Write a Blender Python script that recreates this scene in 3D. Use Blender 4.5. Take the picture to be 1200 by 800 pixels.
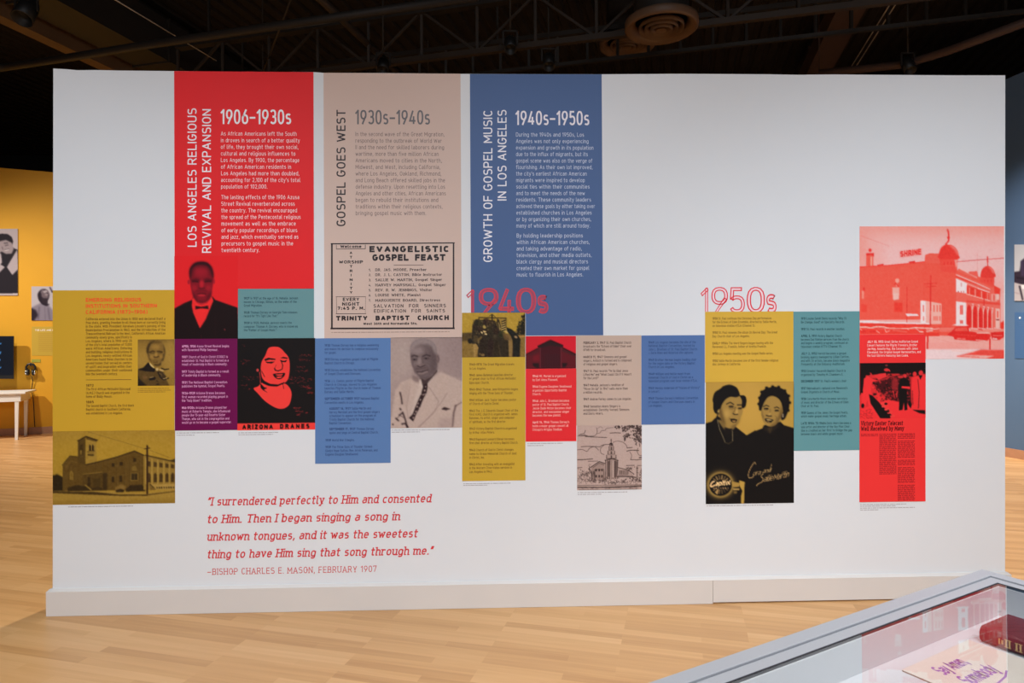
import bpy, bmesh, math, random
import numpy as np
from mathutils import Vector, Matrix
for _o in list(bpy.data.objects): bpy.data.objects.remove(_o)
SC = bpy.context.scene; COL = SC.collection

# ================================================================ camera, world, lights, exposure
FPX = 760.0
CAM = np.array([2.4468, -3.7089, 1.5102]); YAW, PITCH, ROLL = .0327, .0009, -.0057
_f = np.array([math.sin(YAW) * math.cos(PITCH), math.cos(YAW) * math.cos(PITCH), math.sin(PITCH)])
_r = np.array([math.cos(YAW), -math.sin(YAW), 0]); _u = np.cross(_r, _f)
AX_R = math.cos(ROLL) * _r + math.sin(ROLL) * _u; AX_U = -math.sin(ROLL) * _r + math.cos(ROLL) * _u; AX_F = _f
cd = bpy.data.cameras.new('camera'); cam = bpy.data.objects.new('camera', cd); COL.objects.link(cam)
cd.sensor_width = 36; cd.lens = FPX / 1200 * 36; cd.clip_start = .02; cd.clip_end = 200
cam.matrix_world = Matrix(((AX_R[0], AX_U[0], -AX_F[0], CAM[0]), (AX_R[1], AX_U[1], -AX_F[1], CAM[1]), (AX_R[2], AX_U[2], -AX_F[2], CAM[2]), (0, 0, 0, 1)))
SC.camera = cam
vs = SC.view_settings; vs.view_transform = 'Standard'; vs.look = 'None'; vs.gamma = 1; vs.use_curve_mapping = False
vs.exposure = 0.1
world = bpy.data.worlds.new('world'); SC.world = world; world.use_nodes = True
world.node_tree.nodes['Background'].inputs[0].default_value = (.55, .5, .47, 1)
world.node_tree.nodes['Background'].inputs[1].default_value = .02
SC.cycles.max_bounces = 8; SC.cycles.transparent_max_bounces = 12; SC.cycles.use_denoising = True
SC.cycles.sample_clamp_indirect = 6
def spot(name, loc, target, power, angle=70, blend=.8, size=.12, col=(1, .96, .9)):
    l = bpy.data.lights.new(name, 'SPOT'); l.energy = power; l.spot_size = math.radians(angle); l.spot_blend = blend; l.shadow_soft_size = size; l.color = col
    o = bpy.data.objects.new(name, l); COL.objects.link(o); o.location = loc
    o.rotation_euler = (Vector(target) - Vector(loc)).to_track_quat('-Z', 'Y').to_euler(); return o
WHITE = (.865, .955, 1.06)
for _x, _p in ((-.2, 580), (1.9, 280), (3.6, 320), (5.5, 640)):
    spot('wall_wash', (_x, -4.5, 5.2), (_x + .1, 0, -.5), _p, 66, 1, .16, WHITE)
def area(name, loc, target, power, sx, sy, col=(1, .93, .84)):
    l = bpy.data.lights.new(name, 'AREA'); l.shape = 'RECTANGLE'; l.size = sx; l.size_y = sy; l.energy = power; l.color = col
    o = bpy.data.objects.new(name, l); COL.objects.link(o); o.location = loc
    o.rotation_euler = (Vector(target) - Vector(loc)).to_track_quat('-Z', 'Y').to_euler(); return o
area('gallery_fill', (2.7, -8.4, 4.4), (2.9, 0, 1.0), 235, 6, 1.6, (.95, .97, 1.03))
spot('floor_downlight', (3.7, -1.9, 5.3), (4.0, -2.3, 0), 480, 66, 1, .2, (1, .97, .95))
spot('floor_fill_left', (.4, -2.3, 5.3), (.3, -2.6, 0), 300, 70, 1, .2, (1, .95, .88))  # added fill spot, brightens the left foreground floor and its bounce
spot('case_spot', (3.6, -3.4, 5.0), (3.3, -2.7, .9), 30, 50, 1, .2)
spot('yellow_wall_wash', (-7.4, 3.5, 5.2), (-4.9, 6.0, 1.2), 1500, 80, .9, .07, (1, .93, .82))
spot('yellow_wall_fill', (-4.1, 3.6, 5.2), (-4.2, 6.6, 2.2), 430, 80, .9, .1, (1, .93, .82))  # weak added fill for the mustard wall, softens the main wash
spot('blue_wall_wash', (7.6, 2.0, 5.0), (9.3, 4.5, 1.0), 700, 58, .9, .1, (1, .95, .9))
spot('rear_floor_spot', (1.2, 4.2, 5.2), (-2.2, 1.4, 0), 800, 80, .6, .08, (1, .9, .76))
spot('rear_floor_spot_b', (5.2, 4.0, 5.2), (7.4, 2.6, 0), 1700, 80, .6, .08, (1, .9, .76))

# ================================================================ helpers
def ray(px, py):
    d = AX_F + (px - 600) / FPX * AX_R - (py - 400) / FPX * AX_U; return d
def W(p):
    """wall-graphic units -> metres on the partition (x along it, z up)"""
    p = np.asarray(p, float).reshape(-1, 2)
    d = AX_F[None] + (p[:, :1] - 600) / FPX * AX_R[None] - (p[:, 1:] - 400) / FPX * AX_U[None]
    t = -CAM[1] / d[:, 1]; q = CAM[None] + d * t[:, None]; return q[:, [0, 2]]
def on_plane(px, py, P, N):
    d = ray(px, py); t = np.dot(np.array(P) - CAM, N) / np.dot(d, N); return CAM + d * t
def at_z(px, py, z):
    d = ray(px, py); t = (z - CAM[2]) / d[2]; return CAM + d * t
def at_depth(px, py, dep):
    return CAM + ray(px, py) * dep
def lin(c):
    c = np.asarray(c, float) / 255; return np.where(c <= .04045, c / 12.92, ((c + .055) / 1.055) ** 2.4)
_LY, _LV = [85, 150, 300, 400, 600], [168, 186, 207, 211, 212]
ALB = .80
def alb(c, y):
    """print colour of a graphic: what it returns of the light the white wall beside it gets"""
    w = lin(np.interp(y, _LY, _LV)); w = np.asarray(w); 
    return np.clip(lin(c) / (w[..., None] if w.ndim else w) * ALB, .002, .93)
_M = {}
def mat(name, col, rough=.5, spec=.4, metal=0, noise=0, nscale=40, emit=None, coat=0, bump=0):
    if name in _M: return _M[name]
    m = bpy.data.materials.new(name); m.use_nodes = True; nt = m.node_tree; b = nt.nodes['Principled BSDF']
    b.inputs['Roughness'].default_value = rough; b.inputs['Specular IOR Level'].default_value = spec; b.inputs['Metallic'].default_value = metal; b.inputs['Coat Weight'].default_value = coat
    c = tuple(float(v) for v in col[:3]) + (1,)
    tc = nt.nodes.new('ShaderNodeTexCoord'); nz = nt.nodes.new('ShaderNodeTexNoise'); nz.inputs['Scale'].default_value = nscale; nz.inputs['Detail'].default_value = 4
    nt.links.new(tc.outputs['Object'], nz.inputs['Vector'])
    mx = nt.nodes.new('ShaderNodeMix'); mx.data_type = 'RGBA'
    k = noise
    mx.inputs['A'].default_value = tuple(max(0, v * (1 - k)) for v in c[:3]) + (1,); mx.inputs['B'].default_value = tuple(min(1, v * (1 + k)) for v in c[:3]) + (1,)
    nt.links.new(nz.outputs['Fac'], mx.inputs['Factor']); nt.links.new(mx.outputs['Result'], b.inputs['Base Color'])
    if bump:
        bp = nt.nodes.new('ShaderNodeBump'); bp.inputs['Strength'].default_value = bump; bp.inputs['Distance'].default_value = .01
        nt.links.new(nz.outputs['Fac'], bp.inputs['Height']); nt.links.new(bp.outputs['Normal'], b.inputs['Normal'])
    if emit: b.inputs['Emission Color'].default_value = tuple(emit[:3]) + (1,); b.inputs['Emission Strength'].default_value = emit[3]
    _M[name] = m; return m
def vmat(name='printed_picture', rough=.6, emit=0):
    if name in _M: return _M[name]
    m = bpy.data.materials.new(name); m.use_nodes = True; nt = m.node_tree; b = nt.nodes['Principled BSDF']
    a = nt.nodes.new('ShaderNodeAttribute'); a.attribute_name = 'print'; nt.links.new(a.outputs['Color'], b.inputs['Base Color'])
    b.inputs['Roughness'].default_value = rough; b.inputs['Specular IOR Level'].default_value = .15
    if emit: nt.links.new(a.outputs['Color'], b.inputs['Emission Color']); b.inputs['Emission Strength'].default_value = emit
    _M[name] = m; return m
def ink(c, y=300, kind='ink'):
    c = tuple(int(v) for v in c); return mat('%s_%d_%d_%d' % ((kind,) + c), alb(c, y), .45, .3)
def tag(o, label=None, cat=None, group=None, kind=None):
    if label: o['label'] = label
    if cat: o['category'] = cat
    if group: o['group'] = group
    if kind: o['kind'] = kind
    return o
def link(name, me, m=None, parent=None):
    o = bpy.data.objects.new(name, me); COL.objects.link(o)
    if m: me.materials.append(m)
    if parent: o.parent = parent; o.matrix_parent_inverse = parent.matrix_basis.inverted()
    return o
def empty(name, loc, label, cat, group=None, rotz=0):
    o = bpy.data.objects.new(name, None); COL.objects.link(o); o.location = tuple(loc); o.rotation_euler = (0, 0, rotz); o.empty_display_size = .1
    o.matrix_basis = Matrix.Translation(Vector(tuple(float(v) for v in loc))) @ Matrix.Rotation(rotz, 4, 'Z')
    return tag(o, label, cat, group)
class MB:
    """collects boxes, prisms, tubes, lathes and links them as one mesh"""
    def __init__(s): s.v = []; s.f = []; s.sm = []
    def add(s, v, f, smooth=False):
        n = len(s.v); s.v += [tuple(float(c) for c in p) for p in v]; s.f += [tuple(i + n for i in q) for q in f]; s.sm += [smooth] * len(f); return s
    def box(s, x0, y0, z0, x1, y1, z1, M=None):
        v = [(x, y, z) for z in (z0, z1) for y in (y0, y1) for x in (x0, x1)]
        if M is not None: v = [M @ Vector(p) for p in v]
        return s.add(v, [(0, 2, 3, 1), (4, 5, 7, 6), (0, 1, 5, 4), (2, 6, 7, 3), (0, 4, 6, 2), (1, 3, 7, 5)])
    def bar(s, a, b, w, h, up=(0, 0, 1)):
        a, b = Vector(tuple(a)), Vector(tuple(b)); d = (b - a); L = d.length; d.normalize(); up = Vector(up)
        if abs(d.dot(up)) > .98: up = Vector((1, 0, 0))
        x = d.cross(up).normalized(); z = x.cross(d).normalized()
        v = [a + d * (L * t) + x * (w * i) + z * (h * j) for t in (0, 1) for j in (-.5, .5) for i in (-.5, .5)]
        return s.add(v, [(0, 2, 3, 1), (4, 5, 7, 6), (0, 1, 5, 4), (2, 6, 7, 3), (0, 4, 6, 2), (1, 3, 7, 5)])
    def tube(s, pts, r, n=10, cap=True):
        pts = [Vector(tuple(p)) for p in pts]; N = len(pts); base = len(s.v); rs = r if isinstance(r, (list, tuple)) else [r] * N; pv = None; v = []; f = []
        for i, p in enumerate(pts):
            d = (pts[min(i + 1, N - 1)] - pts[max(i - 1, 0)]).normalized()
            if pv is None:
                pv = d.orthogonal().normalized()
            pv = (pv - d * pv.dot(d)).normalized(); q = d.cross(pv)
            for k in range(n):
                t = 2 * math.pi * k / n; v.append(p + (pv * math.cos(t) + q * math.sin(t)) * rs[i])
        for i in range(N - 1):
            for k in range(n): f.append((i * n + k, i * n + (k + 1) % n, (i + 1) * n + (k + 1) % n, (i + 1) * n + k))
        s.add(v, f, True)
        if cap: s.f += [tuple(base + k for k in range(n))[::-1], tuple(base + (N - 1) * n + k for k in range(n))]; s.sm += [False, False]
        return s
    def lathe(s, prof, n=32, M=None):
        v = []; f = []; N = len(prof)
        for r, z in prof:
            for k in range(n):
                t = 2 * math.pi * k / n; p = Vector((r * math.cos(t), r * math.sin(t), z)); v.append(M @ p if M is not None else p)
        for i in range(N - 1):
            for k in range(n): f.append((i * n + k, i * n + (k + 1) % n, (i + 1) * n + (k + 1) % n, (i + 1) * n + k))
        return s.add(v, f, True)
    def prism(s, poly, a, b):
        """poly: list of 3D points, extruded by vector b-a"""
        d = Vector(tuple(np.array(b) - np.array(a))); P = [Vector(tuple(p)) for p in poly]; n = len(P)
        return s.add(P + [p + d for p in P], [tuple(range(n))[::-1], tuple(range(n, 2 * n))] + [(i, (i + 1) % n, n + (i + 1) % n, n + i) for i in range(n)])
    def build(s, name, m, parent=None, bevel=0, seg=2):
        me = bpy.data.meshes.new(name); me.from_pydata(s.v, [], s.f); me.polygons.foreach_set('use_smooth', s.sm)
        bm = bmesh.new(); bm.from_mesh(me); bmesh.ops.recalc_face_normals(bm, faces=bm.faces)
        if bevel: bmesh.ops.bevel(bm, geom=[e for e in bm.edges if len(e.link_faces) == 2 and e.calc_face_angle(0) > .6], offset=bevel, segments=seg, affect='EDGES', profile=.5)
        bm.to_mesh(me); bm.free()
        return link(name, me, m, parent)
def slope(y): return .0063 - (y - 85) * .0000418
# ---------------------------------------------------------------- lettering: a stroke font drawn as ribbons
def R(x0, y0, x1, y1, a0, a1, n=None):
    n = n or max(4, int(abs(a1 - a0) / 20))
    cx, cy, rx, ry = (x0 + x1) / 2, (y0 + y1) / 2, (x1 - x0) / 2, (y1 - y0) / 2
    out = []
    for i in range(n + 1):
        t = math.radians(a0 + (a1 - a0) * i / n)
        c, s = math.cos(t), math.sin(t)
        k = (abs(c) ** 2.5 + abs(s) ** 2.5) ** (-1 / 2.5)
        out.append((cx + rx * c * k, cy + ry * s * k))
    return out
X = .70
D_ = -.27
G = {
 'A': (.62, [[(0, 0), (.31, 1), (.62, 0)], [(.1, .3), (.52, .3)]]),
 'B': (.52, [[(0, 0), (0, 1), (.3, 1)] + R(.1, .53, .49, 1, 90, -90) + [(0, .53)], [(.28, .53)] + R(.08, 0, .53, .53, 90, -90) + [(0, 0)]]),
 'C': (.52, [R(0, 0, .54, 1, 42, 318)]),
 'D': (.55, [[(0, 0), (0, 1), (.25, 1)] + R(0, 0, .55, 1, 80, -80) + [(.25, 0), (0, 0)]]),
 'E': (.46, [[(.46, 1), (0, 1), (0, 0), (.46, 0)], [(0, .52), (.4, .52)]]),
 'F': (.45, [[(.45, 1), (0, 1), (0, 0)], [(0, .5), (.39, .5)]]),
 'G': (.55, [R(0, 0, .55, 1, 42, 350) + [(.55, .47), (.3, .47)]]),
 'H': (.55, [[(0, 0), (0, 1)], [(.55, 0), (.55, 1)], [(0, .51), (.55, .51)]]),
 'I': (.0, [[(0, 0), (0, 1)]]),
 'J': (.4, [[(.4, 1), (.4, .25)] + R(-.05, 0, .4, .5, 0, -120)]),
 'K': (.55, [[(0, 0), (0, 1)], [(.52, 1), (0, .38)], [(.2, .6), (.56, 0)]]),
 'L': (.44, [[(0, 1), (0, 0), (.44, 0)]]),
 'M': (.68, [[(0, 0), (0, 1), (.34, .3), (.68, 1), (.68, 0)]]),
 'N': (.56, [[(0, 0), (0, 1), (.56, 0), (.56, 1)]]),
 'O': (.56, [R(0, 0, .56, 1, 0, 360)]),
 'P': (.51, [[(0, 0), (0, 1), (.28, 1)] + R(.06, .46, .51, 1, 90, -90) + [(0, .46)]]),
 'Q': (.56, [R(0, 0, .56, 1, 0, 360), [(.36, .2), (.6, -.06)]]),
 'R': (.53, [[(0, 0), (0, 1), (.28, 1)] + R(.06, .47, .51, 1, 90, -90) + [(0, .47)], [(.28, .47), (.55, 0)]]),
 'S': (.5, [R(.01, .5, .5, 1, 35, 220)[:] + R(0, 0, .51, .53, 75, -145)]),
 'T': (.54, [[(0, 1), (.54, 1)], [(.27, 1), (.27, 0)]]),
 'U': (.55, [[(0, 1), (0, .28)] + R(0, 0, .55, .56, 180, 360) + [(.55, 1)]]),
 'V': (.6, [[(0, 1), (.3, 0), (.6, 1)]]),
 'W': (.86, [[(0, 1), (.2, 0), (.43, .85), (.66, 0), (.86, 1)]]),
 'X': (.57, [[(0, 1), (.57, 0)], [(.57, 1), (0, 0)]]),
 'Y': (.58, [[(0, 1), (.29, .45), (.58, 1)], [(.29, .45), (.29, 0)]]),
 'Z': (.52, [[(0, 1), (.52, 1), (0, 0), (.52, 0)]]),
 'a': (.42, [R(.02, X - .4, .42, X, 150, 0) + [(.42, 0)], [(.42, .4), (.2, .4)] + R(0, 0, .34, .4, 95, 290) + [(.42, .12)]]),
 'b': (.44, [[(0, 1), (0, 0)], R(0, 0, .44, X, 180, -180)]),
 'c': (.38, [R(0, 0, .43, X, 45, 315)]),
 'd': (.44, [[(.44, 1), (.44, 0)], R(0, 0, .44, X, 0, 360)]),
 'e': (.43, [[(0, .36), (.43, .36)] + R(0, 0, .43, X, 5, 320)]),
 'f': (.28, [R(.1, .6, .42, 1, 80, 180) + [(.1, 0)], [(-.02, X), (.28, X)]]),
 'g': (.44, [R(0, 0, .44, X, 0, 360), [(.44, X), (.44, 0)] + R(0, D_, .44, .25, 0, -145)]),
 'h': (.42, [[(0, 0), (0, 1)], R(0, .1, .42, X, 180, 0) + [(.42, 0)]]),
 'i': (.0, [[(0, 0), (0, X)], [(0, 1.0), (0, 1.02)]]),
 'j': (.06, [[(.06, X), (.06, -.1)] + R(-.22, D_, .06, 0, 0, -80), [(.06, 1.0), (.06, 1.02)]]),
 'k': (.42, [[(0, 0), (0, 1)], [(.4, X), (0, .24)], [(.16, .42), (.43, 0)]]),
 'l': (.1, [[(0, 1), (0, .14)] + R(0, 0, .22, .28, 180, 280)]),
 'm': (.72, [[(0, 0), (0, X)], R(0, .1, .36, X, 180, 0) + [(.36, 0)], R(.36, .1, .72, X, 180, 0) + [(.72, 0)]]),
 'n': (.42, [[(0, 0), (0, X)], R(0, .1, .42, X, 180, 0) + [(.42, 0)]]),
 'o': (.44, [R(0, 0, .44, X, 0, 360)]),
 'p': (.44, [[(0, X), (0, D_)], R(0, 0, .44, X, 180, -180)]),
 'q': (.44, [[(.44, X), (.44, D_)], R(0, 0, .44, X, 0, 360)]),
 'r': (.31, [[(0, 0), (0, X)], R(0, .15, .38, X, 180, 60)]),
 's': (.37, [R(.01, .35, .37, X, 35, 220) + R(0, 0, .38, .37, 75, -145)]),
 't': (.28, [[(.09, .95), (.09, .14)] + R(.09, 0, .35, .28, 180, 285), [(-.02, X), (.27, X)]]),
 'u': (.42, [[(0, X), (0, .25)] + R(0, 0, .42, .55, 180, 360), [(.42, X), (.42, 0)]]),
 'v': (.42, [[(0, X), (.21, 0), (.42, X)]]),
 'w': (.64, [[(0, X), (.16, 0), (.32, .6), (.48, 0), (.64, X)]]),
 'x': (.42, [[(0, X), (.42, 0)], [(.42, X), (0, 0)]]),
 'y': (.42, [[(0, X), (.21, 0)], [(.42, X), (.13, D_), (0, D_)]]),
 'z': (.38, [[(0, X), (.38, X), (0, 0), (.38, 0)]]),
 '0': (.48, [R(0, 0, .48, 1, 0, 360)]),
 '1': (.22, [[(0, .82), (.2, 1), (.2, 0)]]),
 '2': (.46, [R(0, .42, .46, 1, 165, -35) + [(0, 0), (.48, 0)]]),
 '3': (.47, [R(0, .5, .45, 1, 150, -80) + [(.18, .52)], [(.18, .52)] + R(0, 0, .48, .53, 85, -150)]),
 '4': (.52, [[(.38, 0), (.38, .55)], [(.3, 1), (0, .22), (.54, .22)]]),
 '5': (.47, [[(.44, 1), (.06, 1), (.03, .52)] + R(0, 0, .48, .63, 130, -150)]),
 '6': (.48, [[(.32, 1), (.05, .48)], R(0, 0, .48, .62, 0, 360)]),
 '7': (.46, [[(0, .86), (0, 1), (.46, 1), (.14, 0)]]),
 '8': (.48, [R(.03, .53, .45, 1, 0, 360), R(0, 0, .48, .53, 0, 360)]),
 '9': (.48, [[(.16, 0), (.43, .52)], R(0, .38, .48, 1, 0, 360)]),
 '.': (.02, [[(0, 0), (.03, 0)]]), ',': (.05, [[(.05, .05), (0, -.16)]]),
 ':': (.02, [[(0, .05), (.03, .05)], [(0, .6), (.03, .6)]]),
 '\u2013': (.4, [[(0, .42), (.4, .42)]]), '-': (.25, [[(0, .38), (.25, .38)]]), '\u2014': (.55, [[(0, .4), (.55, .4)]]),
 "'": (.02, [[(.02, 1), (0, .78)]]), '\u201c': (.22, [[(.08, 1), (0, .78)], [(.24, 1), (.16, .78)]]),
 '\u201d': (.22, [[(.06, 1), (0, .75)], [(.22, 1), (.16, .75)]]), '"': (.2, [[(0, 1), (0, .78)], [(.18, 1), (.18, .78)]]),
 '(': (.18, [R(0, -.12, .5, 1.08, 120, 240)]), ')': (.18, [R(-.32, -.12, .18, 1.08, 60, -60)]),
 '&': (.55, [[(.55, 0), (.08, .75)] + R(.08, .6, .4, 1, 180, -40) + R(0, 0, .44, .55, 110, 320) + [(.55, .35)]]),
 '!': (.02, [[(0, 1), (0, .3)], [(0, 0), (0, .04)]]), '?': (.4, [R(0, .45, .4, 1, 170, -60) + [(.2, .28)], [(.2, 0), (.2, .04)]]),
 ' ': (.2, []),
}
def ribbon(pts, w, out, inline=0, cap=0):
    """quads along a polyline with mitred corners, flat ends; appends (a,b,c,d) quads to out"""
    P = [pts[0]]
    for p in pts[1:]:
        if math.hypot(p[0] - P[-1][0], p[1] - P[-1][1]) > 1e-4: P.append(p)
    if len(P) < 2: return
    for i in range(1, len(P) - 1):                       # a sharp turn: two strokes that overlap
        ax, ay, bx, by = P[i][0] - P[i - 1][0], P[i][1] - P[i - 1][1], P[i + 1][0] - P[i][0], P[i + 1][1] - P[i][1]
        if (ax * bx + ay * by) / (math.hypot(ax, ay) * math.hypot(bx, by)) < -.35:
            ribbon(P[:i + 1], w, out, inline, cap); ribbon(P[i:], w, out, inline, cap); return
    closed = math.hypot(P[0][0] - P[-1][0], P[0][1] - P[-1][1]) < 1e-3
    n = len(P); h = w / 2
    if cap and not closed:
        L0 = sum(math.hypot(P[i + 1][0] - P[i][0], P[i + 1][1] - P[i][1]) for i in range(n - 1)); e0 = max(h * cap, (w - L0) / 2)
        for i, j in ((0, 1), (n - 1, n - 2)):
            dx, dy = P[i][0] - P[j][0], P[i][1] - P[j][1]; l = math.hypot(dx, dy); P[i] = (P[i][0] + dx / l * e0, P[i][1] + dy / l * e0)
    nor = []
    for i in range(n - 1):
        dx, dy = P[i + 1][0] - P[i][0], P[i + 1][1] - P[i][1]; l = math.hypot(dx, dy)
        nor.append((-dy / l, dx / l))
    L, Rr = [], []
    for i in range(n):
        if i == 0: a, b = (nor[-1], nor[0]) if closed else (nor[0], nor[0])
        elif i == n - 1: a, b = (nor[-1], nor[0]) if closed else (nor[-1], nor[-1])
        else: a, b = nor[i - 1], nor[i]
        mx, my = a[0] + b[0], a[1] + b[1]; m2 = mx * mx + my * my
        if m2 < .25: mx, my, m2 = b[0] * 1, b[1] * 1, 1; k = 1
        else: k = min(2 / m2, 1.6)
        L.append((P[i][0] + mx * k * h, P[i][1] + my * k * h)); Rr.append((P[i][0] - mx * k * h, P[i][1] - my * k * h))
    if inline:
        e = inline
        def mix(A, B, t): return [(a[0] + (b[0] - a[0]) * t, a[1] + (b[1] - a[1]) * t) for a, b in zip(A, B)]
        for A, B in ((L, mix(L, Rr, e)), (mix(L, Rr, 1 - e), Rr)):
            for i in range(n - 1): out.append((A[i], A[i + 1], B[i + 1], B[i]))
        if not closed:
            for i in (0, n - 1):
                q = i
                d = nor[0] if i == 0 else nor[-1]
                tx, ty = (d[1], -d[0]) if i == 0 else (-d[1], d[0])   # direction outwards -> inwards
                s = w * e
                j = -1 if i == 0 else 1
                tx, ty = d[1] * (1 if i == 0 else -1), -d[0] * (1 if i == 0 else -1)
                out.append((L[q], Rr[q], (Rr[q][0] + tx * s, Rr[q][1] + ty * s), (L[q][0] + tx * s, L[q][1] + ty * s)))
        return
    for i in range(n - 1): out.append((L[i], L[i + 1], Rr[i + 1], Rr[i]))
def layout(s, w=.13, sp=.14, serif=0, slant=0, inline=0, bold=.05, cond=1, wsp=0, xs=1):
    """quads of a line in cap-height units, and its width; *...* is set bolder"""
    out, x, b = [], 0, 0
    for ch in s:
        if ch == '*': b = 1 - b; continue
        W, st = G.get(ch, G['-'])
        ww = w + (bold if b else 0)
        q = []
        for p in st:
            p = [(x + ww / 2 + a * cond, ww / 2 + y * (1 - ww)) for a, y in p]
            ribbon(p, ww, q, inline, .0 if (ch in 'CGJSacegjsy23569' and len(p) > 4) else (.45 if ch in 'AVWXYMNKvwxkzZ7&4' else 1))
            if serif and not ch.isdigit() and ch not in '.,\u2014()\u201c\u201d':
                for e, f in ((p[0], p[1]), (p[-1], p[-2])):
                    if abs(e[0] - f[0]) < .45 * abs(e[1] - f[1]) and abs(e[1] - f[1]) > .12 and ch not in 'acegst':
                        hy = ww * .36; sg = 1 if f[1] > e[1] else -1
                        y0 = e[1] - sg * ww / 2; y1 = y0 + sg * hy * 2.2
                        l = serif; r = serif
                        if ch.islower() and slant:
                            if sg > 0: l = ww / 2
                            else: r = ww / 2
                        q.append(((e[0] - l, y0), (e[0] + r, y0), (e[0] + r, y1), (e[0] - l, y1)))
        out += q
        x += W * cond + ww + sp
        if ch == ' ': x += wsp - ww * .5
    if slant: out = [tuple((a + y * slant, y) for a, y in q) for q in out]
    return out, x - sp
# ---------------------------------------------------------------- printed pictures: painted tone by tone, stored per vertex
def blur1(a, r):
    if r < .3: return a
    k = np.exp(-.5 * (np.arange(-int(3 * r) - 1, int(3 * r) + 2) / r) ** 2); k /= k.sum(); h = len(k) // 2
    for ax in (0, 1):
        pad = [(h, h) if i == ax else (0, 0) for i in range(a.ndim)]
        b = np.pad(a, pad, mode='edge'); a = sum(kk * (b[i:i + a.shape[0]] if ax == 0 else b[:, i:i + a.shape[1]]) for i, kk in enumerate(k))
    return a
def spline(p, closed, n=6):
    p = np.array(p, float); N = len(p); out = []
    for i in range(N if closed else N - 1):
        if closed: a, b, c, d = p[i - 1], p[i], p[(i + 1) % N], p[(i + 2) % N]
        else: a, b, c, d = p[max(i - 1, 0)], p[i], p[i + 1], p[min(i + 2, N - 1)]
        for t in np.arange(n) / n:
            out.append(.5 * (2 * b + (c - a) * t + (2 * a - 5 * b + 4 * c - d) * t * t + (3 * b - a - 3 * c + d) * t ** 3))
    if not closed: out.append(p[-1])
    return np.array(out)
class Art:
    """a picture painted in units of the wall graphic; (ox, oy, s) sets the drawing frame"""
    def __init__(self, x0, y0, x1, y1, base, step=1.0, ss=3):
        self.b = (x0, y0, x1, y1); self.ss = ss; self.step = step
        self.nx = max(2, int(round((x1 - x0) / step))); self.ny = max(2, int(round((y1 - y0) / step)))
        w, h = self.nx * ss, self.ny * ss
        self.im = np.ones((h, w, 3)) * np.array(base, float)
        self.kx, self.ky = w / (x1 - x0), h / (y1 - y0)
        self.v = (0, 0, 1); self.rng = np.random.default_rng(7)
    def view(self, ox, oy, s): self.v = (ox, oy, s); return self
    def T(self, p):
        p = np.array(p, float).reshape(-1, 2); ox, oy, s = self.v
        return np.stack([(ox + p[:, 0] / s - self.b[0]) * self.kx, (oy + p[:, 1] / s - self.b[1]) * self.ky], 1)
    def _put(self, m, x0, y0, col, a):
        h, w = m.shape; sl = self.im[y0:y0 + h, x0:x0 + w]; m = (m * a)[..., None]
        sl[:] = sl * (1 - m) + np.array(col, float) * m
    def _box(self, q, pad):
        H, W = self.im.shape[:2]
        x0 = int(max(0, np.floor(q[:, 0].min() - pad))); x1 = int(min(W, np.ceil(q[:, 0].max() + pad)))
        y0 = int(max(0, np.floor(q[:, 1].min() - pad))); y1 = int(min(H, np.ceil(q[:, 1].max() + pad)))
        return x0, y0, x1, y1
    def poly(self, pts, col, f=.5, a=1, sm=False):
        if sm: pts = spline(pts, True)
        q = self.T(pts); r = f * self.kx * .5 / self.v[2]
        x0, y0, x1, y1 = self._box(q, 3 * r + 1)
        if x1 <= x0 or y1 <= y0: return self
        xx = np.arange(x0, x1) + .5; m = np.zeros((y1 - y0, x1 - x0))
        for j in range(y1 - y0):
            y = y0 + j + .5; A, B = q, np.roll(q, -1, 0)
            c = (A[:, 1] <= y) != (B[:, 1] <= y)
            if not c.any(): continue
            xs = A[c, 0] + (y - A[c, 1]) / (B[c, 1] - A[c, 1]) * (B[c, 0] - A[c, 0])
            m[j] = (np.sum(xs[:, None] > xx[None], 0) % 2)
        self._put(blur1(m, r), x0, y0, col, a); return self
    def ell(self, cx, cy, rx, ry, col, f=.5, a=1, rot=0):
        t = np.linspace(0, 2 * np.pi, 28)[:-1]; c, s = np.cos(np.radians(rot)), np.sin(np.radians(rot))
        x, y = rx * np.cos(t), ry * np.sin(t)
        return self.poly(np.stack([cx + x * c - y * s, cy + x * s + y * c], 1), col, f, a)
    def line(self, pts, w, col, f=.4, a=1, sm=False):
        if sm: pts = spline(pts, False)
        pts = [tuple(p) for p in np.array(pts, float)]; out = []
        ribbon(pts, w, out)
        if not out: return self
        q = np.array(out).reshape(-1, 2); r = f * self.kx * .5 / self.v[2]; qq = self.T(q)
        x0, y0, x1, y1 = self._box(qq, 3 * r + 1)
        if x1 <= x0 or y1 <= y0: return self
        m = np.zeros((y1 - y0, x1 - x0)); yy, xx = np.mgrid[y0:y1, x0:x1] + .5
        for k in range(0, len(qq), 4):
            a4 = qq[k:k + 4]; bx = a4.min(0), a4.max(0)
            i0, i1 = max(0, int(bx[0][1]) - y0 - 1), min(m.shape[0], int(bx[1][1]) - y0 + 2); j0, j1 = max(0, int(bx[0][0]) - x0 - 1), min(m.shape[1], int(bx[1][0]) - x0 + 2)
            if i1 <= i0 or j1 <= j0: continue
            X_, Y_ = xx[i0:i1, j0:j1], yy[i0:i1, j0:j1]; s = []
            for e in range(4):
                A, B = a4[e], a4[(e + 1) % 4]; s.append((B[0] - A[0]) * (Y_ - A[1]) - (B[1] - A[1]) * (X_ - A[0]))
            s = np.array(s); ins = (s >= -.3).all(0) | (s <= .3).all(0)
            m[i0:i1, j0:j1] = np.maximum(m[i0:i1, j0:j1], ins)
        self._put(blur1(m, r), x0, y0, col, a); return self
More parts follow.
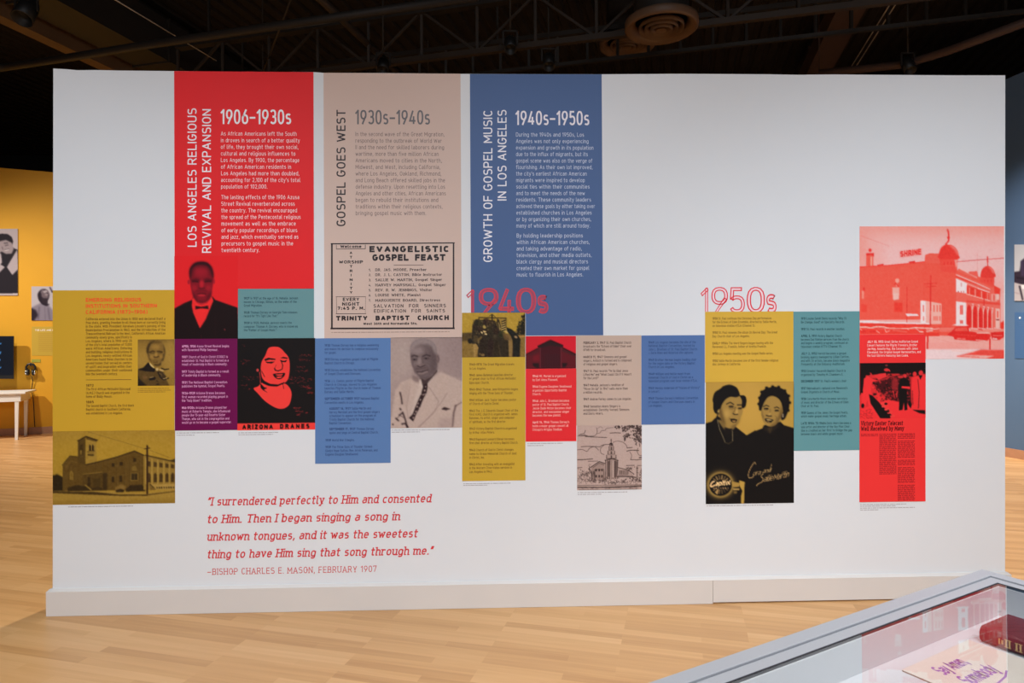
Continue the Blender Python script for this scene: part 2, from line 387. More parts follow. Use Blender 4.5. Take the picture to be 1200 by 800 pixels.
    def text(self, s, x, y, h, col, width=None, slope=0, f=.3, a=1, **k):
        q, w = layout(s, **k); sx = h if width is None else width / w
        for quad in q: self.poly([(x + u * sx, y - v * h + slope * u * sx) for u, v in quad], col, f, a)
        return self
    def grain(self, amp, r=.6):
        n = blur1(self.rng.normal(size=self.im.shape[:2]), r * self.ss); n /= n.std(); self.im += (n * amp)[..., None]; return self
    def grid(self):
        s = self.ss; im = np.clip(self.im, 0, 255)
        c = im.reshape(self.ny, s, self.nx, s, 3).mean((1, 3)); return c
# ================================================================ room: floor, roof, far walls
AXA = math.radians(16.5)                                     # the hall's own axes are turned against the partition
DA = np.array([math.sin(AXA), math.cos(AXA), 0]); DB = np.array([math.cos(AXA), -math.sin(AXA), 0])
def floor_material():
    m = bpy.data.materials.new('maple_floor'); m.use_nodes = True; nt = m.node_tree; N = nt.nodes; L = nt.links; b = N['Principled BSDF']
    tc = N.new('ShaderNodeTexCoord'); mp = N.new('ShaderNodeMapping'); mp.inputs['Rotation'].default_value = (0, 0, AXA); L.new(tc.outputs['Object'], mp.inputs['Vector'])
    br = N.new('ShaderNodeTexBrick'); br.inputs['Scale'].default_value = 1; br.inputs['Brick Width'].default_value = .62; br.inputs['Row Height'].default_value = .058
    br.inputs['Mortar Size'].default_value = .0009; br.inputs['Mortar Smooth'].default_value = .3; br.inputs['Bias'].default_value = -.1; br.offset = .37; br.offset_frequency = 3
    br.inputs['Color1'].default_value = (0, 0, 0, 1); br.inputs['Color2'].default_value = (1, 1, 1, 1); br.inputs['Mortar'].default_value = (.35, .35, .35, 1); L.new(mp.outputs[0], br.inputs['Vector'])
    st = N.new('ShaderNodeMapping'); st.inputs['Scale'].default_value = (.7, 16, 1); L.new(mp.outputs[0], st.inputs['Vector'])
    nz = N.new('ShaderNodeTexNoise'); nz.inputs['Scale'].default_value = 2.2; nz.inputs['Detail'].default_value = 6; nz.inputs['Distortion'].default_value = .5; L.new(st.outputs[0], nz.inputs['Vector'])
    big = N.new('ShaderNodeTexNoise'); big.inputs['Scale'].default_value = .7; L.new(mp.outputs[0], big.inputs['Vector'])
    cr = N.new('ShaderNodeValToRGB'); e = cr.color_ramp; e.elements[0].color = (.46, .225, .082, 1); e.elements[1].color = (.78, .475, .225, 1); el = e.elements.new(.5); el.color = (.65, .36, .15, 1)
    a1 = N.new('ShaderNodeMath'); a1.operation = 'MULTIPLY_ADD'; a1.inputs[1].default_value = .5; L.new(br.outputs['Color'], a1.inputs[0])
    a2 = N.new('ShaderNodeMath'); a2.operation = 'MULTIPLY'; a2.inputs[1].default_value = .55; L.new(nz.outputs['Fac'], a2.inputs[0]); L.new(a2.outputs[0], a1.inputs[2])
    L.new(a1.outputs[0], cr.inputs['Fac']); L.new(cr.outputs['Color'], b.inputs['Base Color'])
    b.inputs['Roughness'].default_value = .36; b.inputs['Specular IOR Level'].default_value = .32
    bp = N.new('ShaderNodeBump'); bp.inputs['Strength'].default_value = .06; L.new(br.outputs['Fac'], bp.inputs['Height']); bp.invert = True; L.new(bp.outputs[0], b.inputs['Normal'])
    return m
MB().box(-13, -9, -.2, 15, 14, 0).build('floor', floor_material()); tag(bpy.data.objects['floor'], kind='structure')
# roof deck: steel corrugation
ZDECK = 6.5
cm = mat('dark_roof_steel', (.022, .018, .015), .6, .2, noise=.25, nscale=3)
mb = MB(); pts = []
s = -20.0
while s < 20: pts += [(s, 0), (s + .1, 0), (s + .13, .045), (s + .19, .045)]; s += .22
o3 = np.array([1, 4, ZDECK]); v = []
for s, h in pts:
    for t in (-16, 13): p = o3 + DB * s + DA * t; v.append((p[0], p[1], ZDECK + h))
mb.add(v, [(2 * i, 2 * i + 1, 2 * i + 3, 2 * i + 2) for i in range(len(pts) - 1)])
tag(mb.build('ceiling', cm), kind='structure')
WOODB = mat('oak_skirting', (.42, .22, .13), .5, noise=.15, nscale=12)
def far_wall(name, bname, A, B, z, m, ext_a, ext_b, th=.15):
    A, B = np.array(A), np.array(B); d = (B - A); d[2] = 0; d /= np.linalg.norm(d); n = np.array([d[1], -d[0], 0])
    if np.dot(n, CAM - A) < 0: n = -n
    a, b = A - d * ext_a, B + d * ext_b
    mb = MB(); mb.prism([(a[0], a[1], 0), (b[0], b[1], 0), (b[0], b[1], z), (a[0], a[1], z)], (0, 0, 0), -n * th); tag(mb.build(name, m), kind='structure')
    mb = MB(); p = a + n * .02; q = b + n * .02
    mb.prism([(a[0], a[1], 0), (b[0], b[1], 0), (q[0], q[1], 0), (p[0], p[1], 0)], (0, 0, 0), (0, 0, .115)); tag(mb.build(bname, WOODB), kind='structure')
    return A * [1, 1, 0], n, d
YA = at_z(0, 510.5, 0); YB = at_z(62, 507.3, 0)
YP, YN, YD = far_wall('wall_left', 'baseboard_left', YA, YB, 4.46, mat('mustard_paint', (.66, .33, .018), .6, .3, noise=.04, nscale=2), 3.2, 1.6)
BA = at_z(1178, 534.5, 0); BB = at_z(1200, 538.5, 0)
BP, BN, BD = far_wall('wall_right', 'baseboard_right', BA, BB, 4.85, mat('slate_blue_paint', (.085, .15, .265), .55, .3, noise=.04, nscale=2), 3.0, 2.4)
tag(MB().box(-13, 13.8, 0, 15, 14, ZDECK).build('wall_back', mat('black_paint', (.012, .011, .01), .8)), kind='structure')

# ================================================================ the free-standing partition
TOP = [(62.4, 80.2), (80, 81.2), (90, 82.2), (112, 82.0), (140, 82.6), (204, 83.2), (290, 84), (367, 84.4), (379, 85.3), (450, 85.6), (540, 86.5), (620, 86.8), (705, 87.0), (800, 86.4), (900, 87.0), (935, 87.6), (975, 87.2), (1060, 87.8), (1120, 88.2), (1178, 88.2)]
wt = W(TOP); lb = W([(61.6, 690.5)])[0]; rb = W([(1177.6, 669)])[0]
wall_white = mat('white_wall_paint', (.765, .782, .797), .55, .3, noise=.012, nscale=3)
pw = empty('partition_wall', ((lb[0] + rb[0]) / 2, .2, 0), 'long white free-standing gallery partition carrying the coloured timeline graphics', 'wall')
poly = [(lb[0], 0, .0)] + [(x, 0, z) for x, z in wt] + [(rb[0], 0, .0)]
MB().prism(poly, (0, 0, 0), (0, .4, 0)).build('wall_panel', wall_white, pw)
bb = MB(); e = .022; zb = .148
xj = W([(834, 700)])[0][0]
bb.prism([(lb[0] - e, -e, .0012), (xj - .001, -e, .0012), (xj - .001, -e, zb - .012), (lb[0] - e, -e, zb - .012)], (0, 0, 0), (0, e, 0))
bb.prism([(xj + .001, -e, .009), (rb[0] + e, -e, .009), (rb[0] + e, -e, zb - .012), (xj + .001, -e, zb - .012)], (0, 0, 0), (0, e, 0))
bb.prism([(lb[0] - e, -e, zb - .012), (rb[0] + e, -e, zb - .012), (rb[0] + e * .4, -.006, zb), (lb[0] - e * .4, -.006, zb)], (0, 0, 0), (0, .006, 0))
bb.box(lb[0] - e, 0, .004, lb[0], .4, zb - .006); bb.box(rb[0], 0, .004, rb[0] + e, .4, zb - .006)
bb.build('baseboard', mat('baseboard_white', (.70, .655, .61), .45, .35, noise=.02, nscale=6), pw)

# ---------------------------------------------------------------- builders for what is mounted on the partition
T1 = .0016
def P3(p, y): q = W(p); return [(a, y, b) for a, b in q]
def block(name, pts, col, label=None, cat=None, group=None, parent=None, yref=None, y0=0, t=T1):
    """a vinyl / board block with outline pts (graphic units), given its own thickness"""
    yr = np.mean([p[1] for p in pts]) if yref is None else yref
    q = P3(pts, y0); mb = MB(); mb.prism(q, (0, 0, 0), (0, -t, 0))
    m = mat('vinyl_%d_%d_%d' % tuple(int(c) for c in col), alb(col, yr), .5, .22)
    o = mb.build(name, m, parent)
    if label: tag(o, label, cat, group)
    return o
def rect(x0, y0, x1, y1):
    return [(x0, y0), (x1, y0 + slope(y0) * (x1 - x0)), (x1, y1 + slope(y1) * (x1 - x0)), (x0, y1)]
def quads_obj(name, qs, col, y, parent, yref=300, m=None):
    """flat lettering from quads in graphic units"""
    v = np.array(qs).reshape(-1, 2); q = W(v); me = bpy.data.meshes.new(name)
    me.from_pydata([(a, y - (i // 4) % 7 * 2.5e-5, b) for i, (a, b) in enumerate(q)], [], [(i, i + 1, i + 2, i + 3) for i in range(0, len(v), 4)])
    return link(name, me, m or ink(col, yref), parent)
def line_quads(s, x0, y, h, x1=None, **k):
    q, w = layout(s, **k); sx = h if x1 is None else (x1 - x0) / w; sl = slope(y)
    return [tuple((x0 + u * sx, y - v * h + sl * u * sx) for u, v in c) for c in q]
def para(name, lines, h, col, parent, y=-.0023, **k):
    qs = []; ys = []
    for s, x0, yy, x1 in lines: qs += line_quads(s, x0, yy, h, x1, **k); ys.append(yy)
    return quads_obj(name, qs, col, y, parent, np.mean(ys))
def vtitle(name, lines, col, parent, y=-.0023, **k):
    """lines set sideways, read from the bottom up: (text, x of baseline, y bottom, y top, cap height)"""
    for s, xb, yb, yt, h in lines:
        q, w = layout(s, **k); sx = (yb - yt) / w
        quads_obj(name, [tuple((xb - v * h, yb - u * sx) for u, v in c) for c in q], col, y, parent, 210)
def fine_print(name, rows, col, parent, h=.9, y=-.0023, seed=1, yref=500):
    """print too small to read: rows of word-long dashes (x0, y, x1)"""
    g = random.Random(seed); qs = []
    for x0, yy, x1 in rows:
        x = x0
        while x < x1 - .6:
            l = min(g.uniform(1.2, 5.2), x1 - x); sl = slope(yy)
            a = yy + sl * (x - x0); qs.append(((x, a - h), (x + l, a - h + sl * l), (x + l, a + sl * l), (x, a))); x += l + g.uniform(.5, .9)
    return quads_obj(name, qs, col, y, parent, yref)
def picture(name, A, parent=None, label=None, cat='photograph', group=None, t=T1, y0=0, quad=None, to3=None, lit=None, m=None):
    """a flat print: grid of vertices with their print colour, plus its edges"""
    g = A.grid(); ny, nx = g.shape[:2]; x0, ya, x1, yb = A.b
    uu, vv = np.meshgrid(np.linspace(0, 1, nx), np.linspace(0, 1, ny))
    px = x0 + (x1 - x0) * uu
    py = ya + (yb - ya) * vv
    if to3 is None: py = py + slope(ya) * (1 - vv) * (px - x0) + slope(yb) * vv * (px - x0)
    pts = np.stack([px.ravel(), py.ravel()], 1)
    if to3 is None:
        q = W(pts); v = np.stack([q[:, 0], np.full(len(q), y0 - t), q[:, 1]], 1); nrm = np.array([0, 1, 0]) * t
        c = alb(g.reshape(-1, 3), py.ravel())
    else:
        v, nrm = to3(pts); c = np.clip(lin(g.reshape(-1, 3)) * lit, .004, .93)
    idx = np.arange(nx * ny).reshape(ny, nx)
    f = np.stack([idx[:-1, :-1], idx[1:, :-1], idx[1:, 1:], idx[:-1, 1:]], -1).reshape(-1, 4)
    ring = np.concatenate([idx[0, :], idx[1:, -1], idx[-1, -2::-1], idx[-2:0:-1, 0]]); n0 = nx * ny; k = len(ring)
    v = np.concatenate([v, v[ring] + nrm]); c = np.concatenate([c, c[ring]])
    sk = np.stack([ring, np.roll(ring, -1), n0 + (np.arange(k) + 1) % k, n0 + np.arange(k)], 1); f = np.concatenate([f, sk])
    me = bpy.data.meshes.new(name); me.from_pydata(v.tolist(), [], f.tolist())
    at = me.attributes.new('print', 'FLOAT_COLOR', 'POINT'); at.data.foreach_set('color', np.concatenate([c, np.ones((len(c), 1))], 1).astype(np.float32).ravel())
    o = link(name, me, m or vmat(), parent)
    if label: tag(o, label, cat, group)
    return o
def pic_red_portrait():
    A = Art(204.5, 300, 279, 397, (213, 30, 34)); A.view(200, 300, 8)
    A.poly([(40, 490), (130, 440), (205, 410), (215, 380), (390, 380), (420, 412), (520, 448), (625, 485), (640, 790), (30, 790)], (24, 11, 12), 6)
    A.poly([(205, 405), (222, 375), (385, 375), (400, 420), (330, 590), (276, 675), (215, 530), (203, 470)], (226, 40, 40), 5)
    A.poly([(240, 400), (360, 400), (345, 445), (290, 462), (245, 440)], (190, 30, 38), 8)
    A.poly([(184, 240), (180, 160), (190, 110), (225, 70), (285, 56), (345, 66), (385, 110), (402, 170), (400, 240), (388, 330), (378, 385), (345, 425), (295, 440), (250, 428), (218, 385), (200, 330)], (122, 14, 28), 6, sm=True)
    A.ell(172, 245, 9, 22, (150, 20, 36), 4); A.ell(406, 240, 9, 24, (150, 20, 36), 4)
    A.poly([(180, 180), (184, 120), (225, 70), (285, 56), (345, 66), (385, 110), (402, 180), (396, 215), (382, 160), (350, 105), (300, 88), (240, 95), (205, 130), (192, 215)], (34, 6, 12), 14, 1, sm=True); A.poly([(186, 200), (190, 120), (240, 78), (330, 76), (380, 110), (398, 200), (370, 190), (340, 120), (240, 120), (210, 190)], (60, 8, 18), 24, .5)
    A.ell(285, 150, 62, 40, (160, 20, 36), 40, .7)
    A.poly([(190, 222), (240, 208), (275, 222), (275, 245), (205, 250)], (70, 6, 18), 12, .75); A.poly([(310, 222), (345, 208), (395, 222), (385, 250), (318, 246)], (70, 6, 18), 12, .75)
    A.line([(205, 240), (235, 238), (262, 246)], 9, (30, 4, 10), 4, .8); A.line([(320, 246), (350, 238), (378, 240)], 9, (30, 4, 10), 4, .8)
    A.ell(292, 265, 22, 34, (186, 26, 40), 14, .8); A.line([(262, 300), (290, 308), (322, 300)], 9, (70, 4, 14), 6, .8)
    A.line([(270, 240), (266, 290)], 8, (100, 8, 22), 6, .6); A.ell(225, 300, 24, 26, (178, 26, 40), 20, .5); A.ell(356, 300, 24, 26, (178, 26, 40), 20, .5)
    A.line([(240, 330), (290, 322), (345, 330)], 10, (90, 8, 22), 8, .6); A.line([(250, 356), (292, 350), (335, 356)], 8, (60, 4, 14), 5, .8); A.ell(292, 370, 34, 9, (196, 40, 48), 6, .7)
    A.poly([(205, 330), (240, 375), (260, 420), (330, 420), (345, 372), (388, 325), (376, 390), (340, 428), (290, 442), (245, 428), (216, 385)], (74, 8, 20), 14, .7)
    A.poly([(234, 465), (280, 474), (296, 474), (352, 464), (356, 498), (298, 490), (280, 490), (236, 500)], (30, 6, 10), 4)
    A.ell(505, 688, 6, 6, (150, 60, 60), 3); A.line([(288, 735), (288, 780)], 4, (60, 20, 24), 3, .7)
    A.line([(420, 560), (415, 700), (430, 790)], 5, (44, 20, 22), 6, .5)
    return A
def pic_singer_poster():
    A = Art(278.3, 396.6, 369.3, 504, (20, 16, 16), step=.6); A.view(275, 390, 6.667); r = (236, 58, 52)
    k = (18, 13, 13)
    A.poly([(268, 120), (330, 112), (365, 128), (392, 158), (418, 190), (430, 240), (428, 310), (418, 360), (395, 390), (350, 408), (290, 408), (245, 385), (214, 345), (206, 270), (216, 220), (240, 180)], r, 3, sm=True)
    A.poly([(150, 435), (185, 418), (215, 392), (260, 412), (330, 420), (385, 398), (425, 425), (445, 480), (430, 555), (395, 588), (350, 594), (300, 575), (235, 530), (185, 475)], r, 3, sm=True)
    A.poly([(206, 345), (230, 375), (280, 400), (340, 405), (390, 385), (382, 400), (330, 420), (270, 416), (222, 396)], k, 3)
    A.poly([(200, 390), (232, 425), (255, 432), (230, 445), (262, 470), (222, 448), (205, 430)], k, 3)
    A.line([(376, 395), (384, 440)], 4, k, 2); A.line([(212, 300), (236, 345)], 6, k, 3, .7)
    A.poly([(232, 208), (265, 196), (320, 206), (318, 214), (270, 212), (240, 222)], k, 2); A.poly([(238, 226), (265, 228), (315, 226), (290, 242), (255, 238)], k, 2)
    A.poly([(356, 200), (380, 190), (416, 198), (412, 206), (380, 202)], k, 2); A.poly([(352, 215), (385, 222), (410, 214), (400, 232), (370, 230)], k, 2)
    A.line([(360, 215), (376, 255), (372, 285), (352, 296)], 6, k, 3); A.line([(312, 276), (318, 294), (342, 300), (352, 294)], 8, k, 3); A.line([(326, 250), (314, 280)], 3, k, 3, .5)
    A.poly([(300, 326), (335, 318), (362, 318), (392, 316), (388, 340), (360, 362), (325, 358)], k, 3, sm=True)
    A.poly([(316, 328), (345, 326), (380, 324), (366, 336), (340, 338)], r, 2); A.poly([(322, 346), (350, 344), (376, 340), (360, 354), (338, 356)], r, 2)
    A.ell(181, 293, 10, 12, (190, 60, 56), 3); A.line([(196, 305), (202, 345), (204, 400)], 8, (200, 50, 48), 3, .8); A.line([(204, 310), (208, 390)], 4, k, 2)
    g = np.random.default_rng(3)
    for (x, y, w, n) in ((55, 108, 50, 1), (50, 215, 65, 3), (55, 245, 45, 2), (55, 342, 130, 3), (55, 365, 140, 3), (50, 410, 60, 2), (60, 440, 60, 2), (500, 180, 100, 6), (495, 215, 110, 6), (480, 270, 70, 5), (470, 300, 90, 5), (420, 350, 120, 6), (415, 370, 185, 8), (430, 388, 150, 7), (500, 420, 80, 5), (550, 435, 50, 5), (560, 470, 40, 6), (455, 590, 50, 7), (470, 615, 60, 6), (480, 640, 30, 4), (550, 625, 12, 2)):
        for _ in range(n * 3):
            a = x + g.random() * w; b = y + g.normal() * 5; l = 3 + g.random() * 14
            A.line([(a, b), (a + l, b + g.normal() * 2)], 2.6, (160, 40, 40), 2, .35 + .5 * g.random())
    A.poly([(20, 706), (630, 706), (630, 760), (20, 760)], r, 1.5)
    A.text('ARIZONA', 62, 752, 38, k, width=238, w=.3, sp=.3); A.text('DRANES', 355, 750, 38, k, width=228, w=.28, sp=.45)
    return A
def pic_suit_man():
    A = Art(457.9, 395.5, 541.3, 501.5, (150, 130, 124)); A.view(455, 390, 6.956)
    A.poly([(0, 30), (200, 30), (190, 330), (0, 500)], (158, 138, 130), 90); A.poly([(420, 30), (620, 30), (620, 380), (450, 330)], (140, 120, 116), 120, .9)
    A.ell(130, 200, 70, 150, (164, 145, 136), 80, .8)
    s = (176, 154, 142)
    A.poly([(10, 800), (60, 470), (110, 400), (200, 365), (250, 380), (330, 400), (420, 320), (520, 360), (600, 400), (640, 800)], s, 12, sm=False)
    A.poly([(200, 345), (250, 370), (262, 410), (225, 400), (195, 380)], (112, 92, 88), 14, .8)
    A.poly([(120, 420), (180, 390), (150, 620), (110, 560)], (164, 142, 131), 30, .7)
    A.poly([(255, 380), (300, 400), (340, 350), (420, 300), (330, 420), (300, 470), (220, 640), (180, 680), (210, 560), (250, 440)], (184, 164, 152), 8)
    A.poly([(260, 365), (300, 385), (355, 350), (395, 300), (400, 320), (330, 400), (305, 435), (280, 440), (262, 400)], (62, 46, 46), 8)
    A.poly([(265, 370), (282, 440), (262, 460), (255, 400)], (190, 172, 160), 6)
    A.poly([(185, 110), (215, 70), (275, 52), (340, 65), (380, 105), (395, 170), (400, 230), (392, 300), (350, 355), (300, 378), (262, 362), (222, 325), (196, 270), (184, 220), (180, 160)], (100, 84, 83), 8, sm=True)
    A.poly([(185, 110), (215, 66), (275, 50), (340, 62), (384, 105), (396, 180), (372, 160), (350, 110), (290, 95), (230, 110), (200, 140), (183, 180)], (138, 122, 119), 16, .95, sm=True)
    A.ell(405, 215, 14, 36, (118, 98, 96), 6); A.line([(400, 190), (412, 215), (402, 245)], 5, (74, 58, 58), 5, .8)
    A.ell(240, 150, 50, 34, (146, 128, 124), 36, .8); A.poly([(330, 130), (392, 190), (396, 300), (340, 355), (350, 250)], (84, 68, 68), 26, .75)
    A.line([(190, 196), (212, 186), (244, 196)], 11, (50, 38, 40), 6, .85); A.line([(278, 196), (310, 182), (345, 192)], 11, (50, 38, 40), 6, .85)
    A.ell(218, 220, 22, 9, (70, 55, 56), 7, .9); A.ell(312, 212, 24, 9, (70, 55, 56), 7, .9); A.ell(214, 220, 6, 5, (24, 18, 20), 2); A.ell(308, 211, 6, 5, (24, 18, 20), 2)
    A.ell(230, 252, 22, 16, (128, 110, 106), 14, .7)
    A.ell(256, 238, 15, 40, (140, 122, 118), 12, .8); A.line([(276, 200), (284, 250)], 8, (78, 62, 62), 9, .6); A.ell(268, 268, 38, 14, (112, 94, 92), 9, .9); A.line([(236, 270), (262, 282), (302, 266)], 8, (44, 32, 34), 5, .8)
    A.line([(222, 296), (262, 292), (318, 286)], 7, (72, 56, 56), 7, .7); A.line([(232, 318), (270, 320), (328, 302)], 6, (48, 34, 36), 4, .9); A.line([(242, 332), (280, 334), (320, 318)], 9, (140, 118, 112), 6, .8)
    A.poly([(200, 290), (235, 340), (290, 372), (350, 352), (300, 384), (255, 366), (215, 325)], (66, 52, 52), 16, .75); A.line([(310, 270), (335, 300), (330, 330)], 6, (84, 68, 66), 8, .6)
    k = (44, 28, 30)
    A.poly([(290, 420), (318, 410), (322, 440), (312, 490), (285, 540), (262, 600), (232, 655), (205, 720), (170, 690), (200, 660), (215, 620), (240, 560), (270, 490)], k, 5)
    for x, y, q in ((298, 470, 9), (286, 505, 8), (268, 500, 7), (300, 500, 7), (262, 545, 9), (244, 575, 8), (236, 600, 9), (228, 640, 9), (206, 690, 9), (215, 660, 7), (306, 440, 7), (254, 610, 6)): A.ell(x, y, q, q * .7, (170, 148, 138), 4, .8, rot=-50)
    A.line([(180, 440), (150, 600), (165, 700)], 5, (146, 124, 116), 5, .8); A.line([(330, 440), (410, 560), (380, 640), (240, 772)], 5, (140, 118, 110), 5, .8); A.line([(480, 490), (430, 570), (350, 670), (250, 770)], 5, (136, 114, 106), 5, .8)
    A.poly([(432, 622), (455, 605), (502, 620), (470, 634)], k, 5); A.line([(435, 625), (505, 622)], 5, (80, 60, 58), 4)
    A.line([(548, 590), (532, 650), (520, 770)], 11, (70, 50, 50), 9, .85); A.line([(540, 600), (600, 566)], 7, (90, 70, 66), 6, .8)
    A.poly([(420, 700), (520, 690), (515, 780), (400, 780)], (160, 138, 130), 26, .8)
    for p in ([(98, 480), (108, 520), (116, 580)], [(96, 610), (108, 628)], [(118, 640), (140, 700), (160, 775)], [(62, 690), (90, 715)], [(36, 738), (46, 746)], [(88, 670), (120, 650)]): A.line(p, 12, k, 6, .85)
    A.line([(75, 690), (100, 670), (130, 690)], 4, k, 4, .8); A.line([(110, 740), (140, 735), (165, 770)], 14, k, 6, .8)
    return A.grain(2)
def pic_duo():
    A = Art(827, 447.7, 930.2, 590.4, (172, 135, 58)); k = (18, 15, 14); A.view(825, 445, 10)
    A.ell(520, 300, 260, 330, (190, 148, 66), 200, .6); sk = (150, 118, 58); sh = (78, 58, 30); d = (24, 18, 14)
    # left woman
    A.poly([(0, 515), (90, 490), (160, 425), (380, 560), (480, 640), (505, 660), (600, 595), (620, 1500), (0, 1500)], k, 6)
    A.poly([(160, 470), (210, 545), (250, 600), (330, 600), (380, 545), (250, 480)], (120, 94, 48), 10); A.poly([(240, 560), (330, 570), (330, 640), (240, 640)], (22, 17, 15), 14)
    A.poly([(190, 250), (240, 215), (320, 195), (400, 190), (440, 220), (452, 330), (450, 400), (425, 450), (395, 510), (360, 555), (290, 570), (230, 520), (190, 430), (165, 380)], sk, 8, sm=True)
    A.poly([(165, 380), (190, 300), (235, 420), (260, 560), (215, 500)], sh, 26, .8); A.poly([(300, 560), (380, 520), (440, 430), (400, 520), (355, 562)], sh, 20, .7)
    A.poly([(110, 280), (105, 225), (130, 150), (190, 110), (225, 80), (290, 62), (340, 72), (385, 100), (412, 150), (418, 190), (380, 210), (310, 205), (255, 235), (215, 290), (195, 340), (165, 350), (158, 400), (128, 385), (110, 330)], k, 6, sm=True)
    A.poly([(415, 190), (470, 190), (495, 225), (492, 300), (465, 340), (440, 320), (445, 260), (430, 215)], k, 6, sm=True); A.line([(160, 320), (172, 390), (150, 440)], 12, k, 8, .9)
    A.ell(172, 372, 7, 18, (190, 160, 90), 5, .9)
    A.line([(262, 290), (310, 268), (352, 296)], 12, d, 7, .9); A.line([(388, 300), (440, 300)], 12, d, 7, .9)
    A.ell(318, 318, 30, 12, d, 8, .95); A.ell(422, 340, 24, 11, d, 8, .9); A.line([(290, 345), (340, 350)], 5, sh, 8, .6)
    A.line([(300, 310), (345, 340), (380, 330)], 3, (50, 38, 22), 3, .8); A.ell(320, 325, 36, 28, (90, 72, 40), 10, .25)
    A.line([(366, 320), (362, 360), (340, 395)], 9, sh, 10, .7); A.ell(385, 380, 14, 30, (190, 154, 84), 12, .7); A.line([(336, 398), (362, 412), (400, 408)], 11, d, 6, .9)
    A.ell(270, 400, 40, 50, (182, 147, 76), 40, .7); A.line([(300, 440), (296, 480)], 8, sh, 12, .5)
    A.poly([(306, 458), (345, 458), (392, 470), (378, 500), (345, 508), (318, 492)], d, 5); A.poly([(322, 482), (365, 478), (382, 486), (350, 503)], (150, 112, 60), 5)
    A.line([(160, 470), (185, 580), (220, 660), (250, 735)], 7, (150, 132, 92), 5, .85); A.line([(332, 600), (338, 680), (335, 720)], 7, (150, 132, 92), 5, .85); A.line([(250, 735), (290, 750), (335, 722)], 5, (110, 92, 56), 5, .8)
    # right woman
    A.view(875, 445, 10)
    A.poly([(-20, 665), (60, 620), (180, 575), (200, 540), (390, 500), (430, 540), (560, 580), (560, 1500), (-20, 1500)], k, 6)
    A.poly([(170, 300), (195, 260), (240, 215), (300, 205), (370, 230), (405, 300), (410, 400), (385, 470), (330, 540), (270, 555), (215, 530), (185, 470), (168, 390)], sk, 8, sm=True)
    A.poly([(405, 300), (415, 420), (370, 500), (300, 555), (250, 560), (330, 510), (375, 430)], sh, 24, .8); A.poly([(168, 320), (172, 420), (200, 510), (190, 430)], sh, 14, .6)
    A.poly([(140, 330), (138, 280), (150, 200), (190, 130), (260, 100), (340, 92), (420, 120), (470, 170), (495, 240), (492, 340), (465, 420), (440, 470), (405, 480), (400, 440), (418, 380), (400, 280), (360, 225), (300, 200), (245, 215), (205, 270), (180, 330), (165, 370), (145, 360)], k, 7, sm=True)
    for x, y in ((150, 220), (175, 150), (230, 105), (300, 92), (370, 98), (440, 140), (485, 200), (497, 280), (480, 370), (142, 290)): A.ell(x, y, 20, 18, k, 8)
    A.line([(190, 325), (225, 306), (262, 322)], 11, d, 6, .9); A.line([(318, 340), (350, 328), (378, 346)], 11, d, 6, .9)
    A.ell(226, 348, 30, 13, d, 6, .95); A.ell(348, 370, 28, 11, d, 6, .95); A.ell(218, 350, 4, 4, (170, 140, 80), 3); 
    A.line([(276, 350), (268, 390), (250, 410)], 8, sh, 9, .6); A.ell(262, 412, 16, 20, (188, 152, 84), 12, .6); A.line([(222, 424), (250, 432), (292, 434)], 13, d, 7, .9)
    A.poly([(206, 462), (240, 458), (315, 478), (285, 508), (240, 508), (215, 490)], d, 5); A.poly([(222, 468), (260, 470), (298, 480), (262, 484), (232, 480)], (206, 176, 108), 4); A.poly([(228, 490), (268, 492), (262, 505), (240, 503)], (140, 104, 56), 5)
    A.line([(330, 430), (350, 455), (335, 480)], 6, sh, 8, .6); A.line([(200, 420), (196, 455)], 6, sh, 8, .5)
    A.ell(420, 430, 10, 22, (170, 150, 116), 5); A.ell(422, 430, 5, 10, (60, 46, 40), 4)
    A.poly([(190, 545), (260, 580), (380, 520), (370, 560), (270, 640), (200, 600)], (34, 27, 20), 16, .8); A.poly([(235, 570), (300, 565), (270, 640)], (70, 54, 30), 14, .6)
    # record disc, hand and signature
    A.view(825, 520, 10.667)
    A.ell(208, 508, 185, 180, (96, 76, 40), 55, .9); A.ell(208, 508, 162, 158, (158, 126, 62), 26); A.ell(210, 508, 142, 140, k, 6)
    for a in range(0, 360, 20):
        t = math.radians(a)
        if abs(math.sin(t)) > .55: A.line([(210 + 66 * math.cos(t), 505 + 62 * math.sin(t)), (210 + 118 * math.cos(t), 505 + 118 * math.sin(t))], 12 if a % 40 else 20, (150, 118, 70), 5, .8 if a < 200 and a > 90 or a > 200 else .4)
    A.poly([(140, 600), (190, 560), (170, 630)], (170, 134, 78), 5)
    A.line([(135, 462), (105, 478), (84, 520), (100, 530), (140, 512)], 17, (232, 190, 130), 4, sm=True)
    A.text('apitol', 138, 524, 62, (232, 190, 130), width=186, w=.24, sp=.04, slant=.35, slope=-.07)
    A.line([(90, 535), (330, 505)], 5, (200, 160, 100), 4, .0)
    A.text('RECORDS', 122, 558, 17, (168, 132, 90), width=186, w=.28, sp=.8)
    A.poly([(345, 470), (400, 480), (450, 490), (440, 535), (380, 540), (350, 530)], (160, 126, 60), 6); A.poly([(360, 556), (445, 556), (440, 578), (370, 578)], (170, 136, 72), 6); A.poly([(370, 592), (415, 590), (410, 618), (375, 618)], (110, 86, 44), 8)
    A.poly([(440, 455), (510, 478), (502, 560), (500, 760), (462, 760), (465, 640), (480, 590), (448, 530)], (176, 140, 62), 6)
    c = (168, 134, 84)
    A.line([(645, 262), (628, 236), (584, 300), (556, 370), (560, 425), (596, 424), (622, 404)], 8, c, 3, sm=True)
    A.text('ora', 606, 402, 60, c, width=92, w=.12, sp=.02, slant=.4, slope=-.12)
